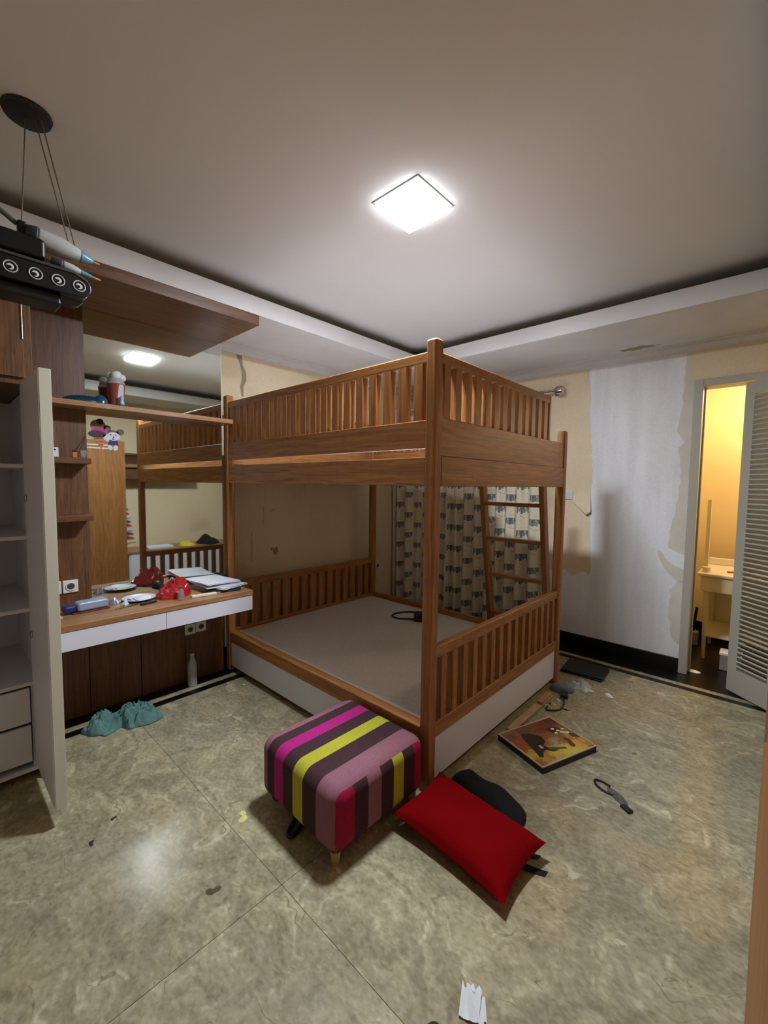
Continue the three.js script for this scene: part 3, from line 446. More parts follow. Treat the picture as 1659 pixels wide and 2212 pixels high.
// ---------------------------------------------------------------- ottoman
{
  const fabricNoise = (g, w, h, seed) => { const q = rng(seed); for (let i = 0; i < 5200; i++) { g.fillStyle = q() > 0.5 ? 'rgba(255,240,230,0.035)' : 'rgba(0,0,0,0.05)'; g.fillRect(q() * w, q() * h, 1 + q() * 5, 1 + q() * 5); } };
  const stripes = (list, seed) => canvasTex(1024, 256, (g, w, h) => { let x = 0; for (const [c, s] of list) { g.fillStyle = c; g.fillRect(x * w, 0, s * w + 1, h); x += s; } fabricNoise(g, w, h, seed); });
  const mauve = '#875a65', brown = '#3f2a2d', mag = '#a3226f', yel = '#aaa632', crim = '#96173c';
  const topTex = stripes([[mauve, 0.13], [brown, 0.105], [mag, 0.125], [brown, 0.135], [yel, 0.13], [brown, 0.165], [mauve, 0.21]], 3);
  const sideTex = stripes([[crim, 0.19], [brown, 0.135], [mauve, 0.14], [brown, 0.135], [yel, 0.12], [brown, 0.13], [crim, 0.15]], 4);
  const w = 0.545, h = 0.272, d = 0.555, g0 = new RoundedBoxGeometry(w, h, d, 10, 0.058);
  const p = g0.attributes.position, n = g0.attributes.normal, A = [[], [], []], B = [[], [], []];
  for (let i = 0; i < p.count; i += 3) {
    let nx = 0, px = 0; for (let k = 0; k < 3; k++) { nx += n.getX(i + k) / 3; px += p.getX(i + k) / 3; }
    const side = Math.abs(nx) > 0.72, T = side ? B : A;
    for (let k = 0; k < 3; k++) { const x = p.getX(i + k), y = p.getY(i + k), z = p.getZ(i + k); const bulge = 1 + 0.03 * (1 - (2 * x / w) ** 2) * (1 - (2 * z / d) ** 2) * (y > 0 ? 1 : 0); T[0].push(x, y * bulge, z); T[1].push(n.getX(i + k), n.getY(i + k), n.getZ(i + k)); T[2].push(side ? (d / 2 - z) / d : (x + w / 2) / w, (side ? y : y + z) * 2); }
  }
  const mk = ([P, N, U]) => { const g = new THREE.BufferGeometry(); g.setAttribute('position', new THREE.Float32BufferAttribute(P, 3)); g.setAttribute('normal', new THREE.Float32BufferAttribute(N, 3)); g.setAttribute('uv', new THREE.Float32BufferAttribute(U, 2)); return g; };
  const cx = 1.925, cz = 2.833, t = thing('striped_ottoman', 'square footstool covered in mauve, brown, magenta and yellow striped fabric', 'ottoman', [cx, 0, cz], -0.02);
  const fm = (m) => MP({ map: m, roughness: 0.8, specularIntensity: 0.25 });
  add(t, 'cover', mk(A), fm(topTex), [0, 0.056 + h / 2, 0], undefined, true); add(t, 'side_cover', mk(B), fm(sideTex), [0, 0.056 + h / 2, 0], undefined, true);
  const piping = M({ color: 0x54363a, roughness: 0.8 });
  for (const s of [-1, 1]) { const r = 0.04, X = s * (w / 2 - 0.012), pts = []; for (const [yy, zz] of [[-h / 2 + 0.01, d / 2 - 0.008], [h / 2 - r, d / 2 - 0.008], [h / 2 - 0.010, d / 2 - r], [h / 2 - 0.004, 0], [h / 2 - 0.010, -d / 2 + r], [h / 2 - r, -d / 2 + 0.008], [-h / 2 + 0.01, -d / 2 + 0.008]]) pts.push([X, yy + 0.056 + h / 2, zz]); }
  const foot = M({ color: 0xa8905c, roughness: 0.5 });
  for (const [a, b] of [[1, 1], [-1, -1], [1, -1], [-1, 1]]) { const g = new THREE.CylinderGeometry(0.022, 0.015, 0.06, 14); add(t, 'foot', g, foot, [a * (w / 2 - (a < 0 && b > 0 ? 0.09 : 0.045)), 0.03, b * (d / 2 - (a < 0 && b > 0 ? 0.10 : 0.045))], undefined, true); }
}
{
  // hanger on the floor, half under the footstool
  const t = thing('clothes_hanger', 'black plastic clothes hanger sticking out from under the striped footstool', 'hanger', [1.80, 0, 3.04]);
  add(t, 'frame', tube([[1.79, 0.012, 2.95], [1.86, 0.010, 3.06], [1.905, 0.010, 3.125], [1.925, 0.010, 3.12], [1.905, 0.010, 3.05], [1.86, 0.010, 2.92], [1.80, 0.010, 2.76], [1.77, 0.010, 2.76], [1.76, 0.010, 2.88], [1.79, 0.012, 2.95]], 0.009, 80, 8), blackPl);
  add(t, 'hook', tube([[1.79, 0.012, 2.93], [1.715, 0.014, 2.99], [1.675, 0.016, 3.01], [1.665, 0.018, 3.035], [1.685, 0.018, 3.055], [1.71, 0.016, 3.05]], 0.006, 40, 8), blackPl);
}
// ---------------------------------------------------------------- cushion, dark bag
{
  const W = 0.268, D = 0.168, T = 0.062, nu = 46, nv = 30;
  const f = (sg) => (u, v) => { const a = u * 2 - 1, b = v * 2 - 1, hgt = T * Math.pow(Math.max(0, 1 - Math.abs(a) ** 3.2), 0.55) * Math.pow(Math.max(0, 1 - Math.abs(b) ** 3.2), 0.55); const wr = 0.0035 * Math.sin(a * 9 + b * 5) * (1 - a * a) * (1 - b * b) + 0.004 * Math.sin(b * 14 + a * 3) * Math.abs(a) ** 3 * (1 - Math.abs(a)); return [a * W * (1 - 0.07 * (1 - b * b)), sg * (hgt + wr), b * D * (1 - 0.09 * (1 - a * a))]; };
  const grid = (fn, flip) => { const P = [], I = [], U = []; for (let j = 0; j <= nv; j++) for (let i = 0; i <= nu; i++) { P.push(...fn(i / nu, j / nv)); U.push(i / nu, j / nv); } for (let j = 0; j < nv; j++) for (let i = 0; i < nu; i++) { const a = j * (nu + 1) + i, b = a + 1, c = a + nu + 1, d = c + 1; flip ? I.push(a, b, c, b, d, c) : I.push(a, c, b, b, c, d); } const g = new THREE.BufferGeometry(); g.setAttribute('position', new THREE.Float32BufferAttribute(P, 3)); g.setAttribute('uv', new THREE.Float32BufferAttribute(U, 2)); g.setIndex(I); return g; };
  const g = mergeGeometries([grid(f(1), false), grid(f(-1), true)]); g.computeVertexNormals();
  const red = MP({ map: dataTex(256, 256, (u, v) => { const k = vn(u * 128, v * 128, 128, 128) * 18; return [108 + k, 0, 4 + k * 0.2]; }, 1, 1), roughness: 0.9, specularIntensity: 0.15 });
  red.map.repeat.set(3, 2);
  const t = thing('red_cushion', 'bright red rectangular cushion lying on the floor by the striped footstool', 'cushion', [2.475, 0, 2.625]);
  const c = add(t, 'cover', g, red, [2.472, 0.072, 2.632], [0.07, -0.03, -0.05]); c.rotation.order = 'YXZ'; c.rotation.y = -0.04;
  const bag = add(scene, 'dark_bag', lump(t => { const c = Math.abs(Math.cos(t)), s = Math.abs(Math.sin(t)); return 1 / Math.max(c / 0.20, s / 0.085) * 0.55 + 0.45 / Math.hypot(c / 0.20, s / 0.085); }, (s, t, x, z) => 0.085 * Math.pow(1 - s ** 3, 0.6) * (1 + 0.12 * Math.sin(x * 30)), 22, 64), blackCloth, [2.412, 0, 2.365], [0, -0.12, 0]); tag(bag, 'soft black bag lying behind the red cushion next to the bed post', 'bag');
  const strap = thing('bag_strap', 'short black webbing strap sticking out from under the red cushion', 'strap', [2.72, 0, 2.56]);
  add(strap, 'webbing', sheet((u, v) => [2.64 + 0.135 * u, 0.006 + 0.004 * Math.sin(u * 5), 2.60 - 0.06 * u + 0.03 * (v - 0.5)], 14, 2, 0.003), blackCloth); add(strap, 'tail', sheet((u, v) => [2.62 + 0.105 * u, 0.004, 2.56 - 0.075 * u + 0.022 * (v - 0.5)], 8, 2, 0.002), M({ color: 0x4a3a22, roughness: 0.9 }));
  const bead = thing('white_bead', 'small white round bead on the floor beside the foot of the bed post', 'bead', [2.19, 0, 2.575]); add(bead, 'ball', new THREE.SphereGeometry(0.008, 14, 10), M({ color: 0xd8d2c0 }), [2.20, 0.044, 2.60]); add(bead, 'stem', new THREE.CylinderGeometry(0.004, 0.005, 0.042, 10), blackPl, [2.20, 0.021, 2.60]);
}
// ---------------------------------------------------------------- framed picture lying face up
{
  const c = [2.448, 0, 1.731], w = 0.335, d = 0.425, turn = -0.35, H = 0.038;
  const t = thing('framed_picture', 'red and yellow picture in a deep dark frame lying face up on the floor', 'picture', c, turn);
  const art = canvasTex(512, 512, (g, W) => {                       // x runs from the left to the back corner, y from the left to the front corner
    g.fillStyle = '#8a5a22'; g.fillRect(0, 0, W, W); const q = rng(5), at = (a, b) => [a * W, b * W];
    const blob = (a, b, r, c, n = 40, e = 1) => { const [x, y] = at(a, b); for (let i = 0; i < n; i++) { g.fillStyle = c; g.globalAlpha = 0.32; g.beginPath(); g.ellipse(x + (q() - 0.5) * r * 2, y + (q() - 0.5) * r * 2 * e, r * (0.2 + q() * 0.4), r * (0.12 + q() * 0.3), q() * 3, 0, 6.3); g.fill(); } g.globalAlpha = 1; };
    blob(0.75, 0.1, 100, '#6e2c12', 60); blob(0.4, 0.08, 80, '#5a3a1c', 50); blob(0.15, 0.35, 70, '#a3331a', 60); blob(0.1, 0.15, 50, '#4a3020', 40); blob(0.08, 0.7, 60, '#c2a934', 50); blob(0.25, 0.92, 70, '#bb9440', 50); blob(0.5, 0.85, 90, '#cdb23e', 70); blob(0.7, 0.9, 80, '#d6b84a', 60); blob(0.92, 0.85, 60, '#d59a34', 60); blob(0.98, 0.96, 30, '#8a3c16', 20); blob(0.58, 0.6, 50, '#9c9272', 40); blob(0.9, 0.6, 40, '#c9922e', 40); blob(0.95, 0.1, 50, '#4a1a12', 40); blob(0.45, 0.3, 50, '#7a4a22', 30);
    const path = (pts, c) => { g.fillStyle = c; g.beginPath(); pts.forEach(([a, b], i) => { const [x, y] = at(a, b); i ? g.lineTo(x, y) : g.moveTo(x, y); }); g.closePath(); g.fill(); };
    path([[0.30, 0.16], [0.42, 0.24], [0.50, 0.38], [0.46, 0.52], [0.36, 0.60], [0.40, 0.70], [0.48, 0.82], [0.38, 0.80], [0.30, 0.70], [0.24, 0.74], [0.16, 0.84], [0.11, 0.80], [0.15, 0.66], [0.17, 0.52], [0.20, 0.36], [0.24, 0.22]], '#150f0c');
    path([[0.29, 0.56], [0.33, 0.57], [0.32, 0.66], [0.28, 0.65]], '#cfc08a'); path([[0.36, 0.66], [0.62, 0.80], [0.60, 0.85], [0.38, 0.74]], '#4c4a34');
    path([[0.70, 0.26], [0.84, 0.24], [0.92, 0.34], [0.84, 0.44], [0.72, 0.40]], '#1d1622'); path([[0.92, 0.52], [1.0, 0.58], [0.99, 0.70], [0.90, 0.64]], '#2a1c30'); path([[0.76, 0.56], [0.82, 0.66], [0.78, 0.84], [0.72, 0.88], [0.70, 0.80], [0.74, 0.70]], '#5c1c12');
    g.fillStyle = '#dedbd6'; for (const [a, b, r] of [[0.80, 0.30, 15], [0.84, 0.38, 14], [0.86, 0.44, 14], [0.89, 0.47, 13], [0.93, 0.50, 15], [0.94, 0.38, 12], [0.77, 0.42, 13]]) { const [x, y] = at(a, b); g.beginPath(); g.arc(x, y, r, 0, 6.3); g.fill(); }
    blob(0.58, 0.62, 24, '#b4ac9a', 20);
  });
  const fr = M({ color: 0x1d120d, roughness: 0.5 }), lipm = M({ color: 0xb9a88e, roughness: 0.6 });
  const P = (n, g, m, p, r) => add(t, n, g, m, p, r, true);
  for (const s of [-1, 1]) { P('frame_side', boxG(w, H - 0.006, 0.022, 0.002), fr, [0, (H - 0.006) / 2, s * (d / 2 - 0.011)]); P('frame_side', boxG(0.022, H - 0.006, d - 0.044, 0.002), fr, [s * (w / 2 - 0.011), (H - 0.006) / 2, 0]); P('frame_lip', boxG(w, 0.006, 0.008, 0.001), lipm, [0, H - 0.003, s * (d / 2 - 0.004)]); P('frame_lip', boxG(0.008, 0.006, d - 0.016, 0.001), lipm, [s * (w / 2 - 0.004), H - 0.003, 0]); }
  const pg = new THREE.BoxGeometry(w - 0.02, 0.004, d - 0.02); const uv = pg.attributes.uv, pp = pg.attributes.position; for (let i = 0; i < uv.count; i++) { uv.setXY(i, 0.5 - pp.getZ(i) / (d - 0.02), 0.5 - pp.getX(i) / (w - 0.02)); }
  P('painting', pg, MP({ map: art, roughness: 0.35, clearcoat: 0.3, clearcoatRoughness: 0.2 }), [0, H - 0.005, 0]);
}
// ---------------------------------------------------------------- small things on the floor
{
  const cloth = MP({ map: dataTex(256, 256, (u, v) => { const k = (fbm(u * 20, v * 20, 20, 20, 4) - 0.5) * 44; return [92 + k, 130 + k, 124 + k]; }, 0.4, 0.4), roughness: 0.95, sheen: 0.3 });
  const teal = add(scene, 'teal_cloth', lump(t => { const k = Math.abs(Math.cos(t)); return 0.075 + 0.125 * k ** 1.6 + 0.014 * Math.sin(3 * t + 1) + 0.012 * Math.sin(7 * t) + 0.006 * Math.sin(13 * t); }, (s, t, x, z) => { const waist = 0.4 + 0.6 * sm(0.0, 0.08, Math.abs(x + 0.05)), e = Math.pow(Math.max(0, 1 - s ** 3), 0.45), a = 0.5 * x + 0.87 * z, b = 0.87 * x - 0.5 * z, w1 = fbm(b * 18 + 20, a * 18 + 20, 64, 64, 2), r = 1 - Math.abs(2 * fbm(b * 13 + 30 + 1.5 * w1, a * 40 + 30 + 2.5 * w1, 64, 64, 2) - 1), r2 = 1 - Math.abs(2 * fbm(x * 62 + 5, z * 50 + 9 + 2 * w1, 64, 64, 2) - 1); return e * waist * (0.012 + 0.085 * r ** 3 + 0.02 * r2 ** 2) + 0.006; }, 56, 190), cloth, [0.445, 0, 3.34], [0, 1.18, 0]); tag(teal, 'crumpled teal green cloth on the floor in front of the desk panelling', 'cloth');
  const clear = MP({ color: 0xe8ece8, roughness: 0.12, transmission: 0.75, thickness: 0 });
  const b = thing('plastic_bottle', 'clear empty plastic bottle standing on the floor under the desk', 'bottle', [0.262, 0, 2.83]);
  add(b, 'body', lathe([[0, 0.002], [0.028, 0], [0.032, 0.01], [0.032, 0.06], [0.03, 0.07], [0.032, 0.08], [0.032, 0.15], [0.028, 0.175], [0.014, 0.21], [0.013, 0.225]], 28), MP({ color: 0xd4d4cc, roughness: 0.35, transmission: 0.45, thickness: 0 }), [0.262, 0, 2.83]); add(b, 'cap', lathe([[0, 0], [0.015, 0], [0.015, 0.018], [0, 0.018]], 18), M({ color: 0xc8c4b8 }), [0.262, 0.224, 2.83]);

  // dark flat case by the far baseboard
  const lap = thing('flat_case', 'flat black case lying on the floor beyond the bed against the baseboard', 'case', [2.28, 0, 0.53], 0.05);
  const LP = (n, g, m, p, r) => add(lap, n, g, m, p, r, true); LP('lower_half', boxG(0.31, 0.014, 0.26, 0.005), blackPl, [0, 0.007, 0]); LP('upper_half', boxG(0.31, 0.010, 0.26, 0.004), blackPl, [0.004, 0.021, -0.004], [0, 0.05, 0]);
  // strip of wood, cables, plastic wrap beside the bed
  const pl = add(scene, 'wood_plank', boxG(0.048, 0.018, 0.60, 0.002), woodPlank, [2.237, 0.0092, 1.45], [0, -0.01, 0]); tag(pl, 'thin pale wooden plank lying along the bed beside the framed picture', 'plank');
  const pl2 = add(scene, 'wood_offcut', boxG(0.04, 0.016, 0.18, 0.002), woodDesk, [2.238, 0.0266, 1.24], [0, 0.04, 0]); tag(pl2, 'short wooden offcut on top of the plank end by the cables', 'offcut');
  const wrap = MP({ color: 0xd4dadd, roughness: 0.25, transmission: 0.45, thickness: 0, side: THREE.DoubleSide });
  const wr = add(scene, 'plastic_wrap', lump(t => 0.085 * (1 + 0.35 * Math.sin(3 * t) * 0.6 + 0.15 * Math.sin(8 * t)), (s, t, x, z) => 0.05 * (1 - s) * (1 + 0.6 * Math.sin(x * 70) * Math.cos(z * 60)) + 0.004, 18, 60), wrap, [2.345, 0, 0.835]); tag(wr, 'crumpled clear plastic wrap on the floor at the far bed post', 'plastic wrap');
  const pouch = add(scene, 'grey_pouch', lump(t => { const c = Math.abs(Math.cos(t)), s = Math.abs(Math.sin(t)); return Math.min(1 / Math.hypot(c / 0.075, s / 0.05) * 1.12, 0.085); }, (s) => 0.045 * Math.pow(1 - s ** 4, 0.7), 16, 40), M({ color: 0x5d5d70, roughness: 0.6 }), [2.265, 0, 0.985], [0, 0.35, 0]); tag(pouch, 'small grey pouch lying on the plastic wrap at the far bed post', 'pouch');
  const ch = thing('power_adapter', 'dark power adapter with a looped black cable near the framed picture', 'adapter', [2.25, 0, 1.10]);
  add(ch, 'plug_body', boxG(0.05, 0.028, 0.07, 0.008), blackPl, [2.315, 0.014, 1.075], [0, 0.3, 0]); for (const q of [0, 0.02]) { const g = new THREE.CylinderGeometry(0.0025, 0.0025, 0.02, 8); g.rotateZ(Math.PI / 2); add(ch, 'pin', g, chrome, [2.345, 0.014, 1.065 + q]); }
  add(ch, 'cable', tube([[2.30, 0.012, 1.10], [2.33, 0.008, 1.13], [2.355, 0.006, 1.20], [2.36, 0.006, 1.28], [2.325, 0.006, 1.33], [2.295, 0.006, 1.345], [2.283, 0.006, 1.30], [2.28, 0.006, 1.24]], 0.0055, 70, 8), blackPl);
  const q = rng(31);
  const scraps = [[2.245, 0.99, 0xd8d4cc, 'white crumb beside the white panel near the far bed post'], [2.30, 1.16, 0xd9d5ca, 'small white scrap inside the cable loop nearest the adapter'], [2.30, 1.24, 0xcfc8b4, 'pale scrap in the middle of the cable loop'], [2.276, 1.29, 0xd4cfbf, 'pale scrap at the lower end of the cable loop']];
  scraps.forEach(([x, z, c, l], i) => tag(add(scene, 'floor_scrap', lump(t => 0.014 * (1 + 0.4 * Math.sin(2 * t + i) + 0.2 * Math.sin(5 * t + i * 2)), (s) => 0.016 * (1 - s * s), 6, 18, 0.001), M({ color: c, roughness: 0.8 }), [x, i < 2 ? 0 : 0, z]), l, 'scrap', 'scraps on the floor'));
  const bits = [[2.539, 0.826, 0xe2ddd0, 0.026, 'white paper scrap on the open floor between the bed and the bathroom door'], [2.386, 1.245, 0x3a1c14, 0.013, 'tiny dark brown bit just outside the cable loop'], [2.838, 1.457, 0x6f674c, 0.011, 'tiny grey bit on the floor beyond the lost strap'], [2.827, 2.033, 0x8a8064, 0.016, 'small tan scrap on the floor beside the lost strap'], [1.669, 3.202, 0xd8cf86, 0.024, 'pale yellow scrap on the floor left of the striped footstool'], [0.519, 2.492 + 0.07, 0xded6c4, 0.008, 'white crumb at the desk end of the bed'], [1.908, 3.453, 0x5a4c30, 0.018, 'curled brown flake on the floor in front of the footstool shadow'], [1.261, 3.602, 0x33261a, 0.010, 'dark crumb on the floor nearer the wardrobe'], [1.344, 3.704, 0x33261a, 0.011, 'dark crumb on the floor beside the lower wardrobe door'], [2.66, 1.50, 0xa87c34, 0.018, 'ochre scrap at the corner of the framed picture']];
  bits.forEach(([x, z, c, r, l], i) => tag(add(scene, 'floor_scrap', lump(t => r * (1 + 0.45 * Math.sin(2 * t + i * 1.7) + 0.2 * Math.sin(3 * t + i)), (s, t) => r * 0.5 * (1 - s * s) * (0.7 + 0.3 * Math.sin(t * 3)), 6, 20, 0.001), M({ color: c, roughness: 0.85 }), [x, 0, z]), l, 'scrap', 'scraps on the floor'));
  // strap with a buckle end
  const st = thing('lost_strap', 'black and grey fabric strap with a loop on the open floor', 'strap', [2.84, 0, 1.91]);
  add(st, 'loop', tube([[2.845, 0.005, 1.90], [2.80, 0.005, 1.90], [2.757, 0.005, 1.875], [2.748, 0.005, 1.845], [2.78, 0.005, 1.835], [2.815, 0.005, 1.845]], 0.0055, 40, 8), blackPl);
  add(st, 'body', lump(t => { const c = Math.abs(Math.cos(t)), s = Math.abs(Math.sin(t)); return 1 / Math.hypot(c / 0.066, s / 0.022); }, (s, t, x, z) => 0.018 * (1 - s * s) * (1 + 0.4 * Math.sin(x * 80)), 12, 36), M({ color: 0x55564f, roughness: 0.7 }), [2.862, 0, 1.895], [0, -0.62, 0]);
  add(st, 'buckle', boxG(0.05, 0.012, 0.03, 0.004), blackPl, [2.915, 0.006, 1.955], [0, -0.5, 0]);
  // near the camera
  const wp = thing('crumpled_tissue', 'torn white paper lying on the floor at the bottom edge of the picture', 'paper', [2.80, 0, 3.15]);
  const tq = rng(77); for (const [dx, dz, tw] of [[-0.022, -0.004, 0.5], [0.0, -0.012, 0.8], [0.024, -0.016, 1.05]]) { const k = [tq(), tq(), tq(), tq()], ca = Math.cos(tw), sa = Math.sin(tw); add(wp, 'torn_strip', facet(sheet((u, v) => { const w = 0.016 + 0.012 * v, L = 0.085 * (v - 0.25), jag = v > 0.99 ? 0.012 * (Math.sin(u * 9 + k[0] * 6)) : 0, X = (u - 0.5) * 2 * w, Z = -(L + jag); return [2.80 + dx + X * ca + Z * sa * 0.55, 0.004 + 0.014 * v * (0.5 + k[1]) + 0.008 * Math.abs(u - 0.5), 3.13 + dz + Z * ca - X * sa * 0.55]; }, 5, 6, 0.0008)), M({ color: 0xd2d4d2, roughness: 0.8, side: THREE.DoubleSide })); }
  const fl1 = add(scene, 'dark_lump', lump(t => 0.03 * (1 + 0.2 * Math.sin(3 * t)), (s) => 0.02 * (1 - s * s), 8, 24, 0.001), M({ color: 0x2a221a, roughness: 0.9 }), [2.735, 0, 3.235]); tag(fl1, 'dark brown lump at the bottom edge of the picture left of the torn paper', 'lump');
  const fl2 = add(scene, 'dark_pebble', lump(t => 0.008 * (1 + 0.3 * Math.sin(2 * t)), (s) => 0.01 * (1 - s * s), 8, 20, 0.001), M({ color: 0x15110d, roughness: 0.7 }), [2.835, 0, 3.115]); tag(fl2, 'tiny black pebble to the right of the torn paper', 'pebble');
  // on the lower bunk
  const cb = thing('black_charger', 'black charger brick with a looped cord on the lower bunk board', 'charger', [1.1, 0.303, 1.18]);
  add(cb, 'brick', boxG(0.14, 0.07, 0.10, 0.012), blackPl, [1.115, 0.339, 1.185], [0, 0.6, 0]); add(cb, 'cord', tube([[1.06, 0.315, 1.17], [0.98, 0.31, 1.08], [0.90, 0.31, 1.07], [0.83, 0.31, 1.20], [0.86, 0.31, 1.29], [0.95, 0.31, 1.30], [1.00, 0.31, 1.26], [1.07, 0.315, 1.23]], 0.0075, 60, 8), M({ color: 0x17150f, roughness: 0.6 }));
  tag(add(scene, 'white_tag', boxG(0.014, 0.018, 0.01, 0.003), whitePl, [2.125, 0.312, 1.56]), 'small white tag on the lower bunk behind the guard slats', 'tag');
}
// ---------------------------------------------------------------- things on the desk
{
  const Y = 0.735, plate = M({ color: 0xd6dbe0, roughness: 0.25 }), plateG = lathe([[0, 0.003], [0.04, 0.003], [0.055, 0.006], [0.095, 0.017], [0.097, 0.019], [0.094, 0.0195], [0.054, 0.009], [0.04, 0.0065], [0, 0.006]], 44);
  const p2 = thing('plate', 'white plate with a crumpled napkin and a blue mark on the desk', 'plate', [0.375, Y, 3.205]); add(p2, 'dish', plateG, plate, [0.375, Y + 0.0005, 3.205]); add(p2, 'blue_mark', lump(t => 0.016 * (1 + 0.4 * Math.cos(2 * t)), (s) => 0.004, 5, 16, 0.0006), M({ color: 0x2c3f98 }), [0.365, Y + 0.009, 3.262]);
  add(p2, 'napkin', lump(t => 0.055 * (1 + 0.2 * Math.sin(3 * t)), (s, t, x, z) => 0.014 * (1 - s * s) + 0.004 * Math.sin(x * 120 + z * 60), 10, 32, 0.001), M({ color: 0xdfe4ea }), [0.375, Y + 0.010, 3.185]);
  const kn = thing('knife', 'table knife with a black handle lying at the front of the desk', 'knife', [0.49, Y, 3.26]); add(kn, 'blade', boxG(0.022, 0.002, 0.13, 0.0008), chrome, [0.482, Y + 0.005, 3.305], [0, 0.2, 0]); add(kn, 'handle', boxG(0.022, 0.014, 0.10, 0.006), blackPl, [0.505, Y + 0.0075, 3.192], [0, 0.2, 0]);
  const foil = M({ color: 0xb8b8c4, roughness: 0.35, metalness: 0.7 });
  const wad = (x, z, r, l, m = foil, sd = 0) => tag(add(scene, 'foil_wad', facet(lump(t => r * (1 + 0.25 * Math.sin(3 * t + sd) + 0.12 * Math.sin(7 * t)), (s, t, xx, zz) => r * 0.85 * (1 - s * s) * (1 + 0.35 * Math.sin(xx * 150 + sd) * Math.cos(zz * 130)) + 0.002, 7, 18, 0.002)), m, [x, Y + 0.0005, z]), l, 'wad');
  wad(0.352, 3.338, 0.037, 'crumpled silver wad beside the plate on the desk'); wad(0.425, 3.298, 0.02, 'small crumpled white wad between the plate and the knife blade', paperW, 1);
  const redP = MP({ color: 0xa51c20, roughness: 0.3, clearcoat: 0.5, clearcoatRoughness: 0.25 });
  const bagG = (rx, rz, h, sd) => { const q = rng(sd * 91), N = new Float32Array(4096); for (let i = 0; i < 4096; i++) N[i] = q(); let n = 0; return facet(lump(t => { const c = Math.abs(Math.cos(t)), s = Math.abs(Math.sin(t)); return (0.86 + 0.3 * N[(Math.round(t * 100) * 7) & 4095]) / Math.hypot(c / rx, s / rz); }, (s, t, x, z) => h * Math.pow(Math.max(0, 1 - s ** 2), 0.6) * (0.55 + 0.55 * N[(n += 13) & 4095]) * (1 + 0.35 * clamp(-z / rz, -1, 1)) + 0.005, 9, 24, 0.002)); };
  tag(add(scene, 'red_plastic_bag', bagG(0.085, 0.105, 0.115, 1), redP, [0.425, Y + 0.0005, 3.01]), 'crumpled red plastic bag at the middle of the desk', 'plastic bag');
  const sb = thing('small_bottle', 'small clear bottle with a red cap in front of the red bag on the desk', 'bottle', [0.555, Y, 3.015]);
  add(sb, 'body', lathe([[0, 0.001], [0.019, 0], [0.021, 0.006], [0.021, 0.035], [0.018, 0.042], [0.02, 0.05], [0.014, 0.066], [0.009, 0.072], [0.009, 0.08]], 24), MP({ color: 0xe6dcd8, roughness: 0.1, transmission: 0.8, thickness: 0 }), [0.555, Y + 0.0005, 3.015]); add(sb, 'cap', lathe([[0, 0], [0.011, 0], [0.011, 0.014], [0, 0.014]], 18), M({ color: 0xb03a2c }), [0.555, Y + 0.079, 3.015]);
  tag(add(scene, 'dark_pouch', lump(t => 0.045 * (1 + 0.2 * Math.cos(2 * t)), (s) => 0.05 * Math.sqrt(1 - s * s), 14, 32, 0.002), M({ color: 0x1a1a12, roughness: 0.6 }), [0.255, Y + 0.0005, 3.0]), 'small dark rounded pouch near the mirror behind the red bag', 'pouch');
  const yp = add(scene, 'yellow_paper', lump(t => 0.05 * (1 + 0.2 * Math.sin(3 * t)), (s, t, x, z) => 0.05 * (1 - s * s) * (1 + 0.25 * Math.sin(x * 90 + z * 50)), 14, 40, 0.002), M({ color: 0xdcd68e, roughness: 0.85 }), [0.25, Y + 0.0005, 2.895]); tag(yp, 'crumpled pale yellow paper by the mirror between the red bag and the papers', 'paper');
  // loose stack of papers at the bed end of the desk: each sheaf lies on the one below
  const sheaf = (i, x, z, w, d, y, th, a, bend, label, mat = paperW) => { const g = sheet((u, v) => { const X = (u - 0.5) * w, Z = (v - 0.5) * d; return [X, th + bend * (0.5 * (1 - Math.cos(v * 3.1)) + 0.3 * Math.sin(u * 4 + i)) , Z]; }, 12, 10, th); tag(add(scene, 'paper_sheaf', g, mat, [x, Y + y, z], [0, a, 0]), label, 'paper', 'stack of papers on the desk'); };
  sheaf(0, 0.40, 2.70, 0.30, 0.24, 0.001, 0.004, 0.15, 0.001, 'white paper sheaf at the bottom of the loose stack on the desk end'); sheaf(1, 0.43, 2.69, 0.29, 0.22, 0.007, 0.012, -0.25, 0.001, 'dark folder among the white papers of the stack', M({ color: 0x1d1b1a, roughness: 0.6 })); sheaf(2, 0.42, 2.68, 0.30, 0.22, 0.021, 0.008, 0.3, 0.001, 'white paper sheaf lying askew in the middle of the loose stack'); sheaf(3, 0.38, 2.71, 0.31, 0.24, 0.031, 0.012, -0.02, 0.002, 'thick white paper sheaf near the top of the loose stack'); sheaf(4, 0.37, 2.72, 0.33, 0.25, 0.047, 0.006, 0.08, 0.008, 'curled white paper sheaf on top of the loose stack');
  tag(add(scene, 'dark_box', boxG(0.06, 0.05, 0.06, 0.008), blackPl, [0.225, Y + 0.0255, 2.585], [0, 0.1, 0]), 'small black box at the bed end of the desk by the mirror', 'box');
  const bk = thing('ruler_case', 'long cream plastic case lying at the desk front edge by the papers', 'case', [0.56, Y, 2.88]); add(bk, 'body', boxG(0.03, 0.016, 0.16, 0.004), M({ color: 0xe0d8c4, roughness: 0.5 }), [0.565, Y + 0.0085, 2.87], [0, -0.12, 0]); add(bk, 'slot', boxG(0.006, 0.001, 0.11, 0.0004), M({ color: 0x8a8474 }), [0.565, Y + 0.0168, 2.87], [0, -0.12, 0]);
  // pencil case
  const pc = thing('pencil_case', 'pale blue see-through pencil case with a dark blue end on the desk by the column', 'pencil case', [0.41, Y, 3.50], 0.1);
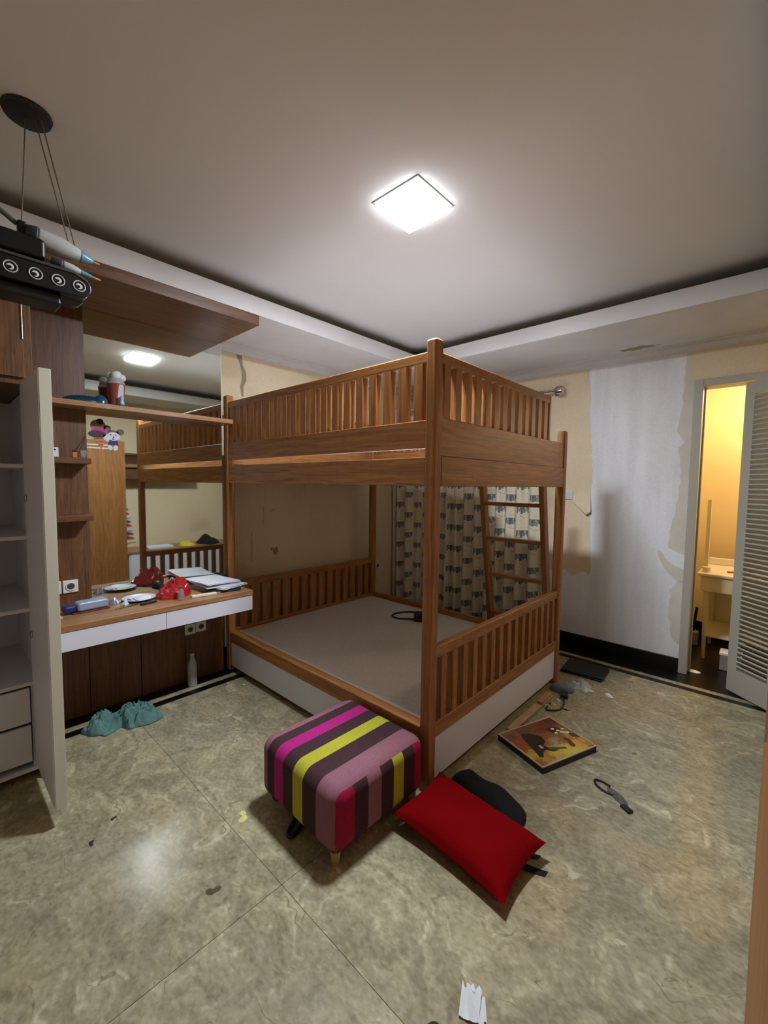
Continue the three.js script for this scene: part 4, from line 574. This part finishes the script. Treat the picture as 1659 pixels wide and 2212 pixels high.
  const PC = (n, g, m, p, r) => add(pc, n, g, m, p, r, true); PC('body', boxG(0.08, 0.055, 0.16, 0.016), MP({ color: 0xa9bccb, roughness: 0.3, transmission: 0.35, thickness: 0 }), [0, 0.036, -0.03]); PC('end_cap', boxG(0.07, 0.042, 0.06, 0.014), M({ color: 0x1b2a5c, roughness: 0.5 }), [-0.004, 0.03, 0.082]); PC('base', boxG(0.078, 0.008, 0.19, 0.003), M({ color: 0x6a1c22, roughness: 0.6 }), [0.004, 0.0045, -0.02]);
  tag(add(scene, 'pink_eraser', boxG(0.03, 0.016, 0.02, 0.004), M({ color: 0xcf9d86 }), [0.50, Y + 0.0085, 3.637]), 'small pink eraser on the desk by the wardrobe door', 'eraser');
}
// ---------------------------------------------------------------- things on the shelves, stickers
{
  const Y = 1.961;
  const c = thing('dessert_cup', 'red brown drink cup with a white whipped top on the long shelf', 'cup', [0.275, Y, 3.275]);
  const k = [0.275, Y, 3.275];
  add(c, 'cup', lathe([[0, 0.001], [0.036, 0], [0.038, 0.005], [0.05, 0.135], [0.05, 0.14], [0, 0.14]], 32), M({ map: canvasTex(256, 128, (g, w, h) => { g.fillStyle = '#8c4438'; g.fillRect(0, 0, w, h); g.fillStyle = '#6e3028'; g.fillRect(0, h * 0.85, w, h * 0.15); g.fillStyle = '#c8c4c4'; g.beginPath(); g.ellipse(w * 0.32, h * 0.62, 22, 34, 0, 0, 6.3); g.fill(); }), roughness: 0.35 }), k);
  add(c, 'dome', lathe([[0.051, 0], [0.052, 0.008], [0.044, 0.016], [0.043, 0.03], [0.03, 0.05], [0, 0.056]], 28), MP({ color: 0xd8d2d0, roughness: 0.2, transmission: 0.45, thickness: 0 }), [k[0], Y + 0.14, k[2]]);
  const cm = M({ color: 0xdedede, roughness: 0.7 }); for (const [a, b, d, r] of [[-0.014, 0.155, 0.024, 0.023], [0.018, 0.158, 0.004, 0.026], [-0.008, 0.168, -0.012, 0.024], [0.01, 0.15, -0.03, 0.022]]) add(c, 'cream_swirl', new THREE.SphereGeometry(r * 1.1, 16, 12), cm, [k[0] + a, Y + b + 0.032, k[2] + d]);
  const bl = thing('blue_slipper', 'glossy dark teal slipper shaped case lying on the long shelf', 'case', [0.30, Y, 3.37]);
  add(bl, 'shell', lump(t => 1 / Math.hypot(Math.cos(t) / 0.055, Math.sin(t) / (Math.sin(t) > 0 ? 0.13 : 0.10)), (s, t) => 0.045 * Math.sqrt(Math.max(0, 1 - s * s)), 18, 48, 0.004), MP({ color: 0x0f3a4c, roughness: 0.2, clearcoat: 0.8 }), [0.29, Y + 0.0005, 3.43]);
  add(bl, 'bulge', lump(t => 0.04, (s, t) => 0.055 * Math.sqrt(Math.max(0, 1 - s * s)), 14, 32, 0.004), MP({ color: 0x14506a, roughness: 0.15, clearcoat: 1 }), [0.312, Y + 0.0005, 3.368]);
  const fig = thing('small_figure', 'small pale blue figure standing in front of the drink cup', 'figurine', [0.34, Y, 3.262]); add(fig, 'body', lathe([[0, 0], [0.016, 0], [0.014, 0.02], [0.008, 0.035], [0.012, 0.045], [0.012, 0.055], [0, 0.066]], 20), M({ color: 0xa9b6c6, roughness: 0.4 }), [0.34, Y + 0.0005, 3.262]); add(fig, 'foot', boxG(0.03, 0.008, 0.03, 0.003), M({ color: 0x2b4a7c }), [0.345, Y + 0.0045, 3.262]);
  // small shelf things
  const S = 1.632, wb = thing('white_box', 'small white box on the upper small shelf beside the wardrobe door', 'box', [0.29, S, 3.60]); add(wb, 'box', boxG(0.035, 0.055, 0.035, 0.003), whitePl, [0.29, S + 0.028, 3.60]); add(wb, 'mark', boxG(0.001, 0.008, 0.01, 0), blackPl, [0.308, S + 0.042, 3.60]);
  const lg = thing('lighter', 'orange lighter standing on the upper small shelf', 'lighter', [0.29, S, 3.503]); add(lg, 'body', boxG(0.014, 0.034, 0.024, 0.004), M({ color: 0xc4702a, roughness: 0.4 }), [0.29, S + 0.0175, 3.503]); add(lg, 'top', boxG(0.012, 0.012, 0.022, 0.002), blackPl, [0.29, S + 0.041, 3.503]);
  add(scene, 'incense_stick', tube([[0.27, S + 0.002, 3.49], [0.245, S + 0.07, 3.46], [0.21, S + 0.14, 3.43]], 0.0018, 8, 6), M({ color: 0x2a1a10 })); tag(scene.children.at(-1), 'thin dark stick leaning on the column above the orange lighter', 'stick');
  const gl = thing('glass_votive', 'tiny clear glass on the end of the upper small shelf', 'glass', [0.29, S, 3.458]); add(gl, 'glass', lathe([[0, 0.001], [0.012, 0], [0.016, 0.025], [0.019, 0.046], [0.0175, 0.046], [0.0145, 0.024], [0.011, 0.004], [0, 0.004]], 24), MP({ color: 0xffffff, roughness: 0.03, transmission: 0.95, thickness: 0 }), [0.29, S + 0.0005, 3.458]);
  // mirror stickers: flat, an ice cream cone and a little bear in a blue dress
  const st = thing('ice_cream_sticker', 'flat ice cream cone sticker on the mirror under the long shelf', 'sticker', [MX, 1.74, 3.35]);
  const X = MX + 0.0006; const disc = (par, n, z, y, a, b, c, lay, rot = 0) => { const p = []; for (let i = 0; i < 28; i++) { const t = i / 28 * 6.283, u = Math.cos(t) * a, v = Math.sin(t) * b; p.push([-(z) + u * Math.cos(rot) - v * Math.sin(rot), y + u * Math.sin(rot) + v * Math.cos(rot)]); } const g = extr(p, 0.0006); g.rotateY(Math.PI / 2); add(par, n, g, M({ color: c, roughness: 0.5 }), [X + lay * 0.0007, 0, 0]); };
  const poly = (par, n, pts, c, lay) => { const g = extr(pts.map(([z, y]) => [-z, y]), 0.0006); g.rotateY(Math.PI / 2); add(par, n, g, M({ color: c, roughness: 0.5 }), [X + lay * 0.0007, 0, 0]); };
  disc(st, 'cherry', 3.345, 1.872, 0.02, 0.018, 0x241018, 2); disc(st, 'scoop', 3.355, 1.845, 0.042, 0.038, 0x8e7662, 0); disc(st, 'scoop', 3.348, 1.812, 0.046, 0.018, 0xb8286e, 1); disc(st, 'scoop', 3.362, 1.792, 0.048, 0.022, 0x331c20, 2);
  poly(st, 'wafer_cone', [[3.385, 1.775], [3.325, 1.775], [3.33, 1.712], [3.342, 1.702]], 0xc47a4a, 1); for (let i = 0; i < 3; i++) poly(st, 'wafer_line', [[3.378 - i * 0.01, 1.764 - i * 0.02], [3.330, 1.772 - i * 0.02], [3.330, 1.767 - i * 0.02], [3.377 - i * 0.01, 1.759 - i * 0.02]], 0x8a4c28, 2);
  const be = thing('bear_sticker', 'flat sticker of a white faced bear in a blue dress on the mirror', 'sticker', [MX, 1.70, 3.27]);
  disc(be, 'ear', 3.305, 1.832, 0.021, 0.021, 0x6a5844, 0); disc(be, 'ear', 3.232, 1.815, 0.022, 0.020, 0x5f4c3a, 0); disc(be, 'head', 3.272, 1.795, 0.036, 0.03, 0x62564a, 0); disc(be, 'face', 3.272, 1.785, 0.038, 0.027, 0xd6d6da, 1); disc(be, 'nose', 3.272, 1.781, 0.0045, 0.005, 0x2a2a2e, 2); disc(be, 'mouth', 3.274, 1.768, 0.007, 0.004, 0x2a2a2e, 2); disc(be, 'eye', 3.258, 1.793, 0.004, 0.005, 0x55545e, 2); disc(be, 'eye', 3.287, 1.795, 0.004, 0.005, 0x55545e, 2);
  poly(be, 'dress', [[3.298, 1.762], [3.250, 1.762], [3.245, 1.728], [3.303, 1.728]], 0x1a2260, 0); disc(be, 'arm', 3.312, 1.772, 0.014, 0.024, 0xd6d6da, 2, 0.5); disc(be, 'foot', 3.292, 1.713, 0.013, 0.017, 0xd8d8dc, 1, 0.4); disc(be, 'foot', 3.262, 1.712, 0.013, 0.017, 0xd8d8dc, 1, -0.2);
  const sp = thing('tape_strips', 'two short white tape strips on the mirror below the stickers', 'tape', [MX, 1.71, 3.36]); for (const y of [1.722, 1.702]) box(sp, 'strip', [X, X + 0.0006], [y, y + 0.008], [3.305, 3.418], M({ color: 0xf0ece0, roughness: 0.6 }));
}
// ---------------------------------------------------------------- hanging tank lamp (top left)
{
  const cx = 1.29, cz = 3.815, t = thing('tank_pendant', 'black toy tank shaped pendant light with white missiles hanging at the left', 'pendant light', [cx, 2.1, cz]);
  const blk = M({ color: 0x0a0b0c, roughness: 0.4 }), wh = M({ color: 0xb4b4ac, roughness: 0.5 }), teal = M({ color: 0x5f8a98, roughness: 0.35 }), org = M({ color: 0xc98a3a, roughness: 0.5 }), rim = M({ color: 0xbfc1c1, roughness: 0.5 }), edge = M({ color: 0x3c3c38, roughness: 0.5 });
  add(t, 'ceiling_rose', lathe([[0, 0], [0.072, 0], [0.074, -0.006], [0.068, -0.02], [0, -0.024]], 40), M({ color: 0x23261f, roughness: 0.5 }), [1.305, ROOM.ceil, 3.81]);
  for (const [a, b] of [[[1.30, 2.79, 3.815], [1.29, 2.43, 3.836]], [[1.32, 2.79, 3.79], [1.31, 2.40, 3.70]], [[1.335, 2.79, 3.775], [1.24, 2.40, 3.66]]]) add(t, 'suspension_wire', tube([a, [(a[0] + b[0]) / 2, (a[1] + b[1]) / 2, (a[2] + b[2]) / 2], b], 0.0022, 10, 6), M({ color: 0x6a5f48, roughness: 0.6 }));
  // tracks: stadium outline in the z-y plane, one on each side
  const track = (x, w) => { const s = new THREE.Shape(), zf = -3.685, zb = -3.945, r = 0.036; s.moveTo(zf, 2.233 - r); s.absarc(zf, 2.233, r, -Math.PI / 2, Math.PI / 2, false); s.lineTo(zb, 2.233 + r); s.absarc(zb, 2.233, r, Math.PI / 2, Math.PI * 1.5, false); s.lineTo(zf, 2.233 - r); const g = new THREE.ExtrudeGeometry(s, { depth: w, bevelEnabled: true, bevelSize: 0.003, bevelThickness: 0.003, bevelSegments: 2, curveSegments: 16 }); g.rotateY(Math.PI / 2); return add(t, 'track', g, blk, [x, 0, 0]); };
  const side = track(1.325, 0.042); track(1.213, 0.042);
  add(t, 'fender', extr([[-3.96, 0], [-3.70, 0], [-3.66, -0.02], [-3.66, -0.026], [-3.70, -0.008], [-3.96, -0.008]], 0.05, 0.001).rotateY(Math.PI / 2), edge, [1.322, 2.282, 0]);
  for (const z of [3.882, 3.814, 3.749, 3.685, 3.945]) {
    const ring = new THREE.TorusGeometry(0.0185, 0.0022, 8, 28); ring.rotateY(Math.PI / 2); const w = add(t, 'wheel_ring', ring, rim, [1.371, 2.233, z]);
    const s = new THREE.Shape(); s.moveTo(-0.010, 0.003); s.bezierCurveTo(-0.008, 0.012, 0.010, 0.012, 0.010, -0.001); s.bezierCurveTo(0.010, -0.010, 0.0, -0.012, -0.005, -0.010); s.bezierCurveTo(0.001, -0.008, 0.005, -0.004, 0.003, 0.0); s.bezierCurveTo(0.001, 0.004, -0.005, 0.002, -0.010, 0.003);
    const g = new THREE.ExtrudeGeometry(s, { depth: 0.0012, bevelEnabled: false, curveSegments: 10 }); g.rotateY(Math.PI / 2); add(w, 'hub_mark', g, M({ color: 0xe2e2de, roughness: 0.5 }), [1.3705, 2.233, z]);
  }
  box(t, 'hull', [1.256, 1.324], [2.19, 2.30], [3.66, 3.97], blk, 0.012); box(t, 'belly', [1.24, 1.345], [2.150, 2.197], [3.735, 3.95], blk, 0.012); box(t, 'turret', [1.245, 1.345], [2.30, 2.375], [3.775, 3.93], blk, 0.016); box(t, 'hatch', [1.275, 1.31], [2.375, 2.43], [3.825, 3.85], blk, 0.006);
  const missile = (x, y, z, l, r) => { const g = lathe([[0, 0], [r * 0.9, 0], [r, 0.01], [r, l * 0.6], [r * 0.62, l]], 24); g.rotateX(-Math.PI / 2 - 0.12); const m = add(t, 'missile', g, wh, [x, y, z]); const c = Math.cos(0.12), s = -Math.sin(0.12), at = (d) => [x, y + s * d, z - c * d];
    const n = lathe([[r * 0.62, 0], [r * 0.66, 0.006], [r * 0.3, 0.04], [0.004, 0.045]], 20); n.rotateX(-Math.PI / 2 - 0.12); add(m, 'nose', n, teal, at(l)); const p = lathe([[0.0045, 0], [0.003, 0.022], [0, 0.023]], 12); p.rotateX(-Math.PI / 2 - 0.12); add(m, 'tip', p, org, at(l + 0.044)); const q = lathe([[0, -0.03], [r * 0.8, -0.03], [r * 1.02, -0.002], [r * 1.02, 0.002], [0, 0.002]], 20); q.rotateX(-Math.PI / 2 - 0.12); add(m, 'tail', q, M({ color: 0x3a4450, roughness: 0.5 }), at(0)); };
  missile(1.305, 2.388, 3.80, 0.135, 0.036); missile(1.352, 2.300, 3.735, 0.06, 0.016);
  add(t, 'gun', tube([[1.29, 2.42, 3.85], [1.29, 2.45, 3.90], [1.29, 2.47, 3.98]], 0.009, 12, 10), M({ color: 0x5e5c52, roughness: 0.5 })); const gr = new THREE.TorusGeometry(0.012, 0.004, 8, 18); add(t, 'gun_ring', gr, M({ color: 0x3a1512, roughness: 0.5 }), [1.29, 2.462, 3.90]);
}

scene.traverse(o => { if (o.isMesh) { o.castShadow = true; o.receiveShadow = true; } });
renderer.render(scene, camera);
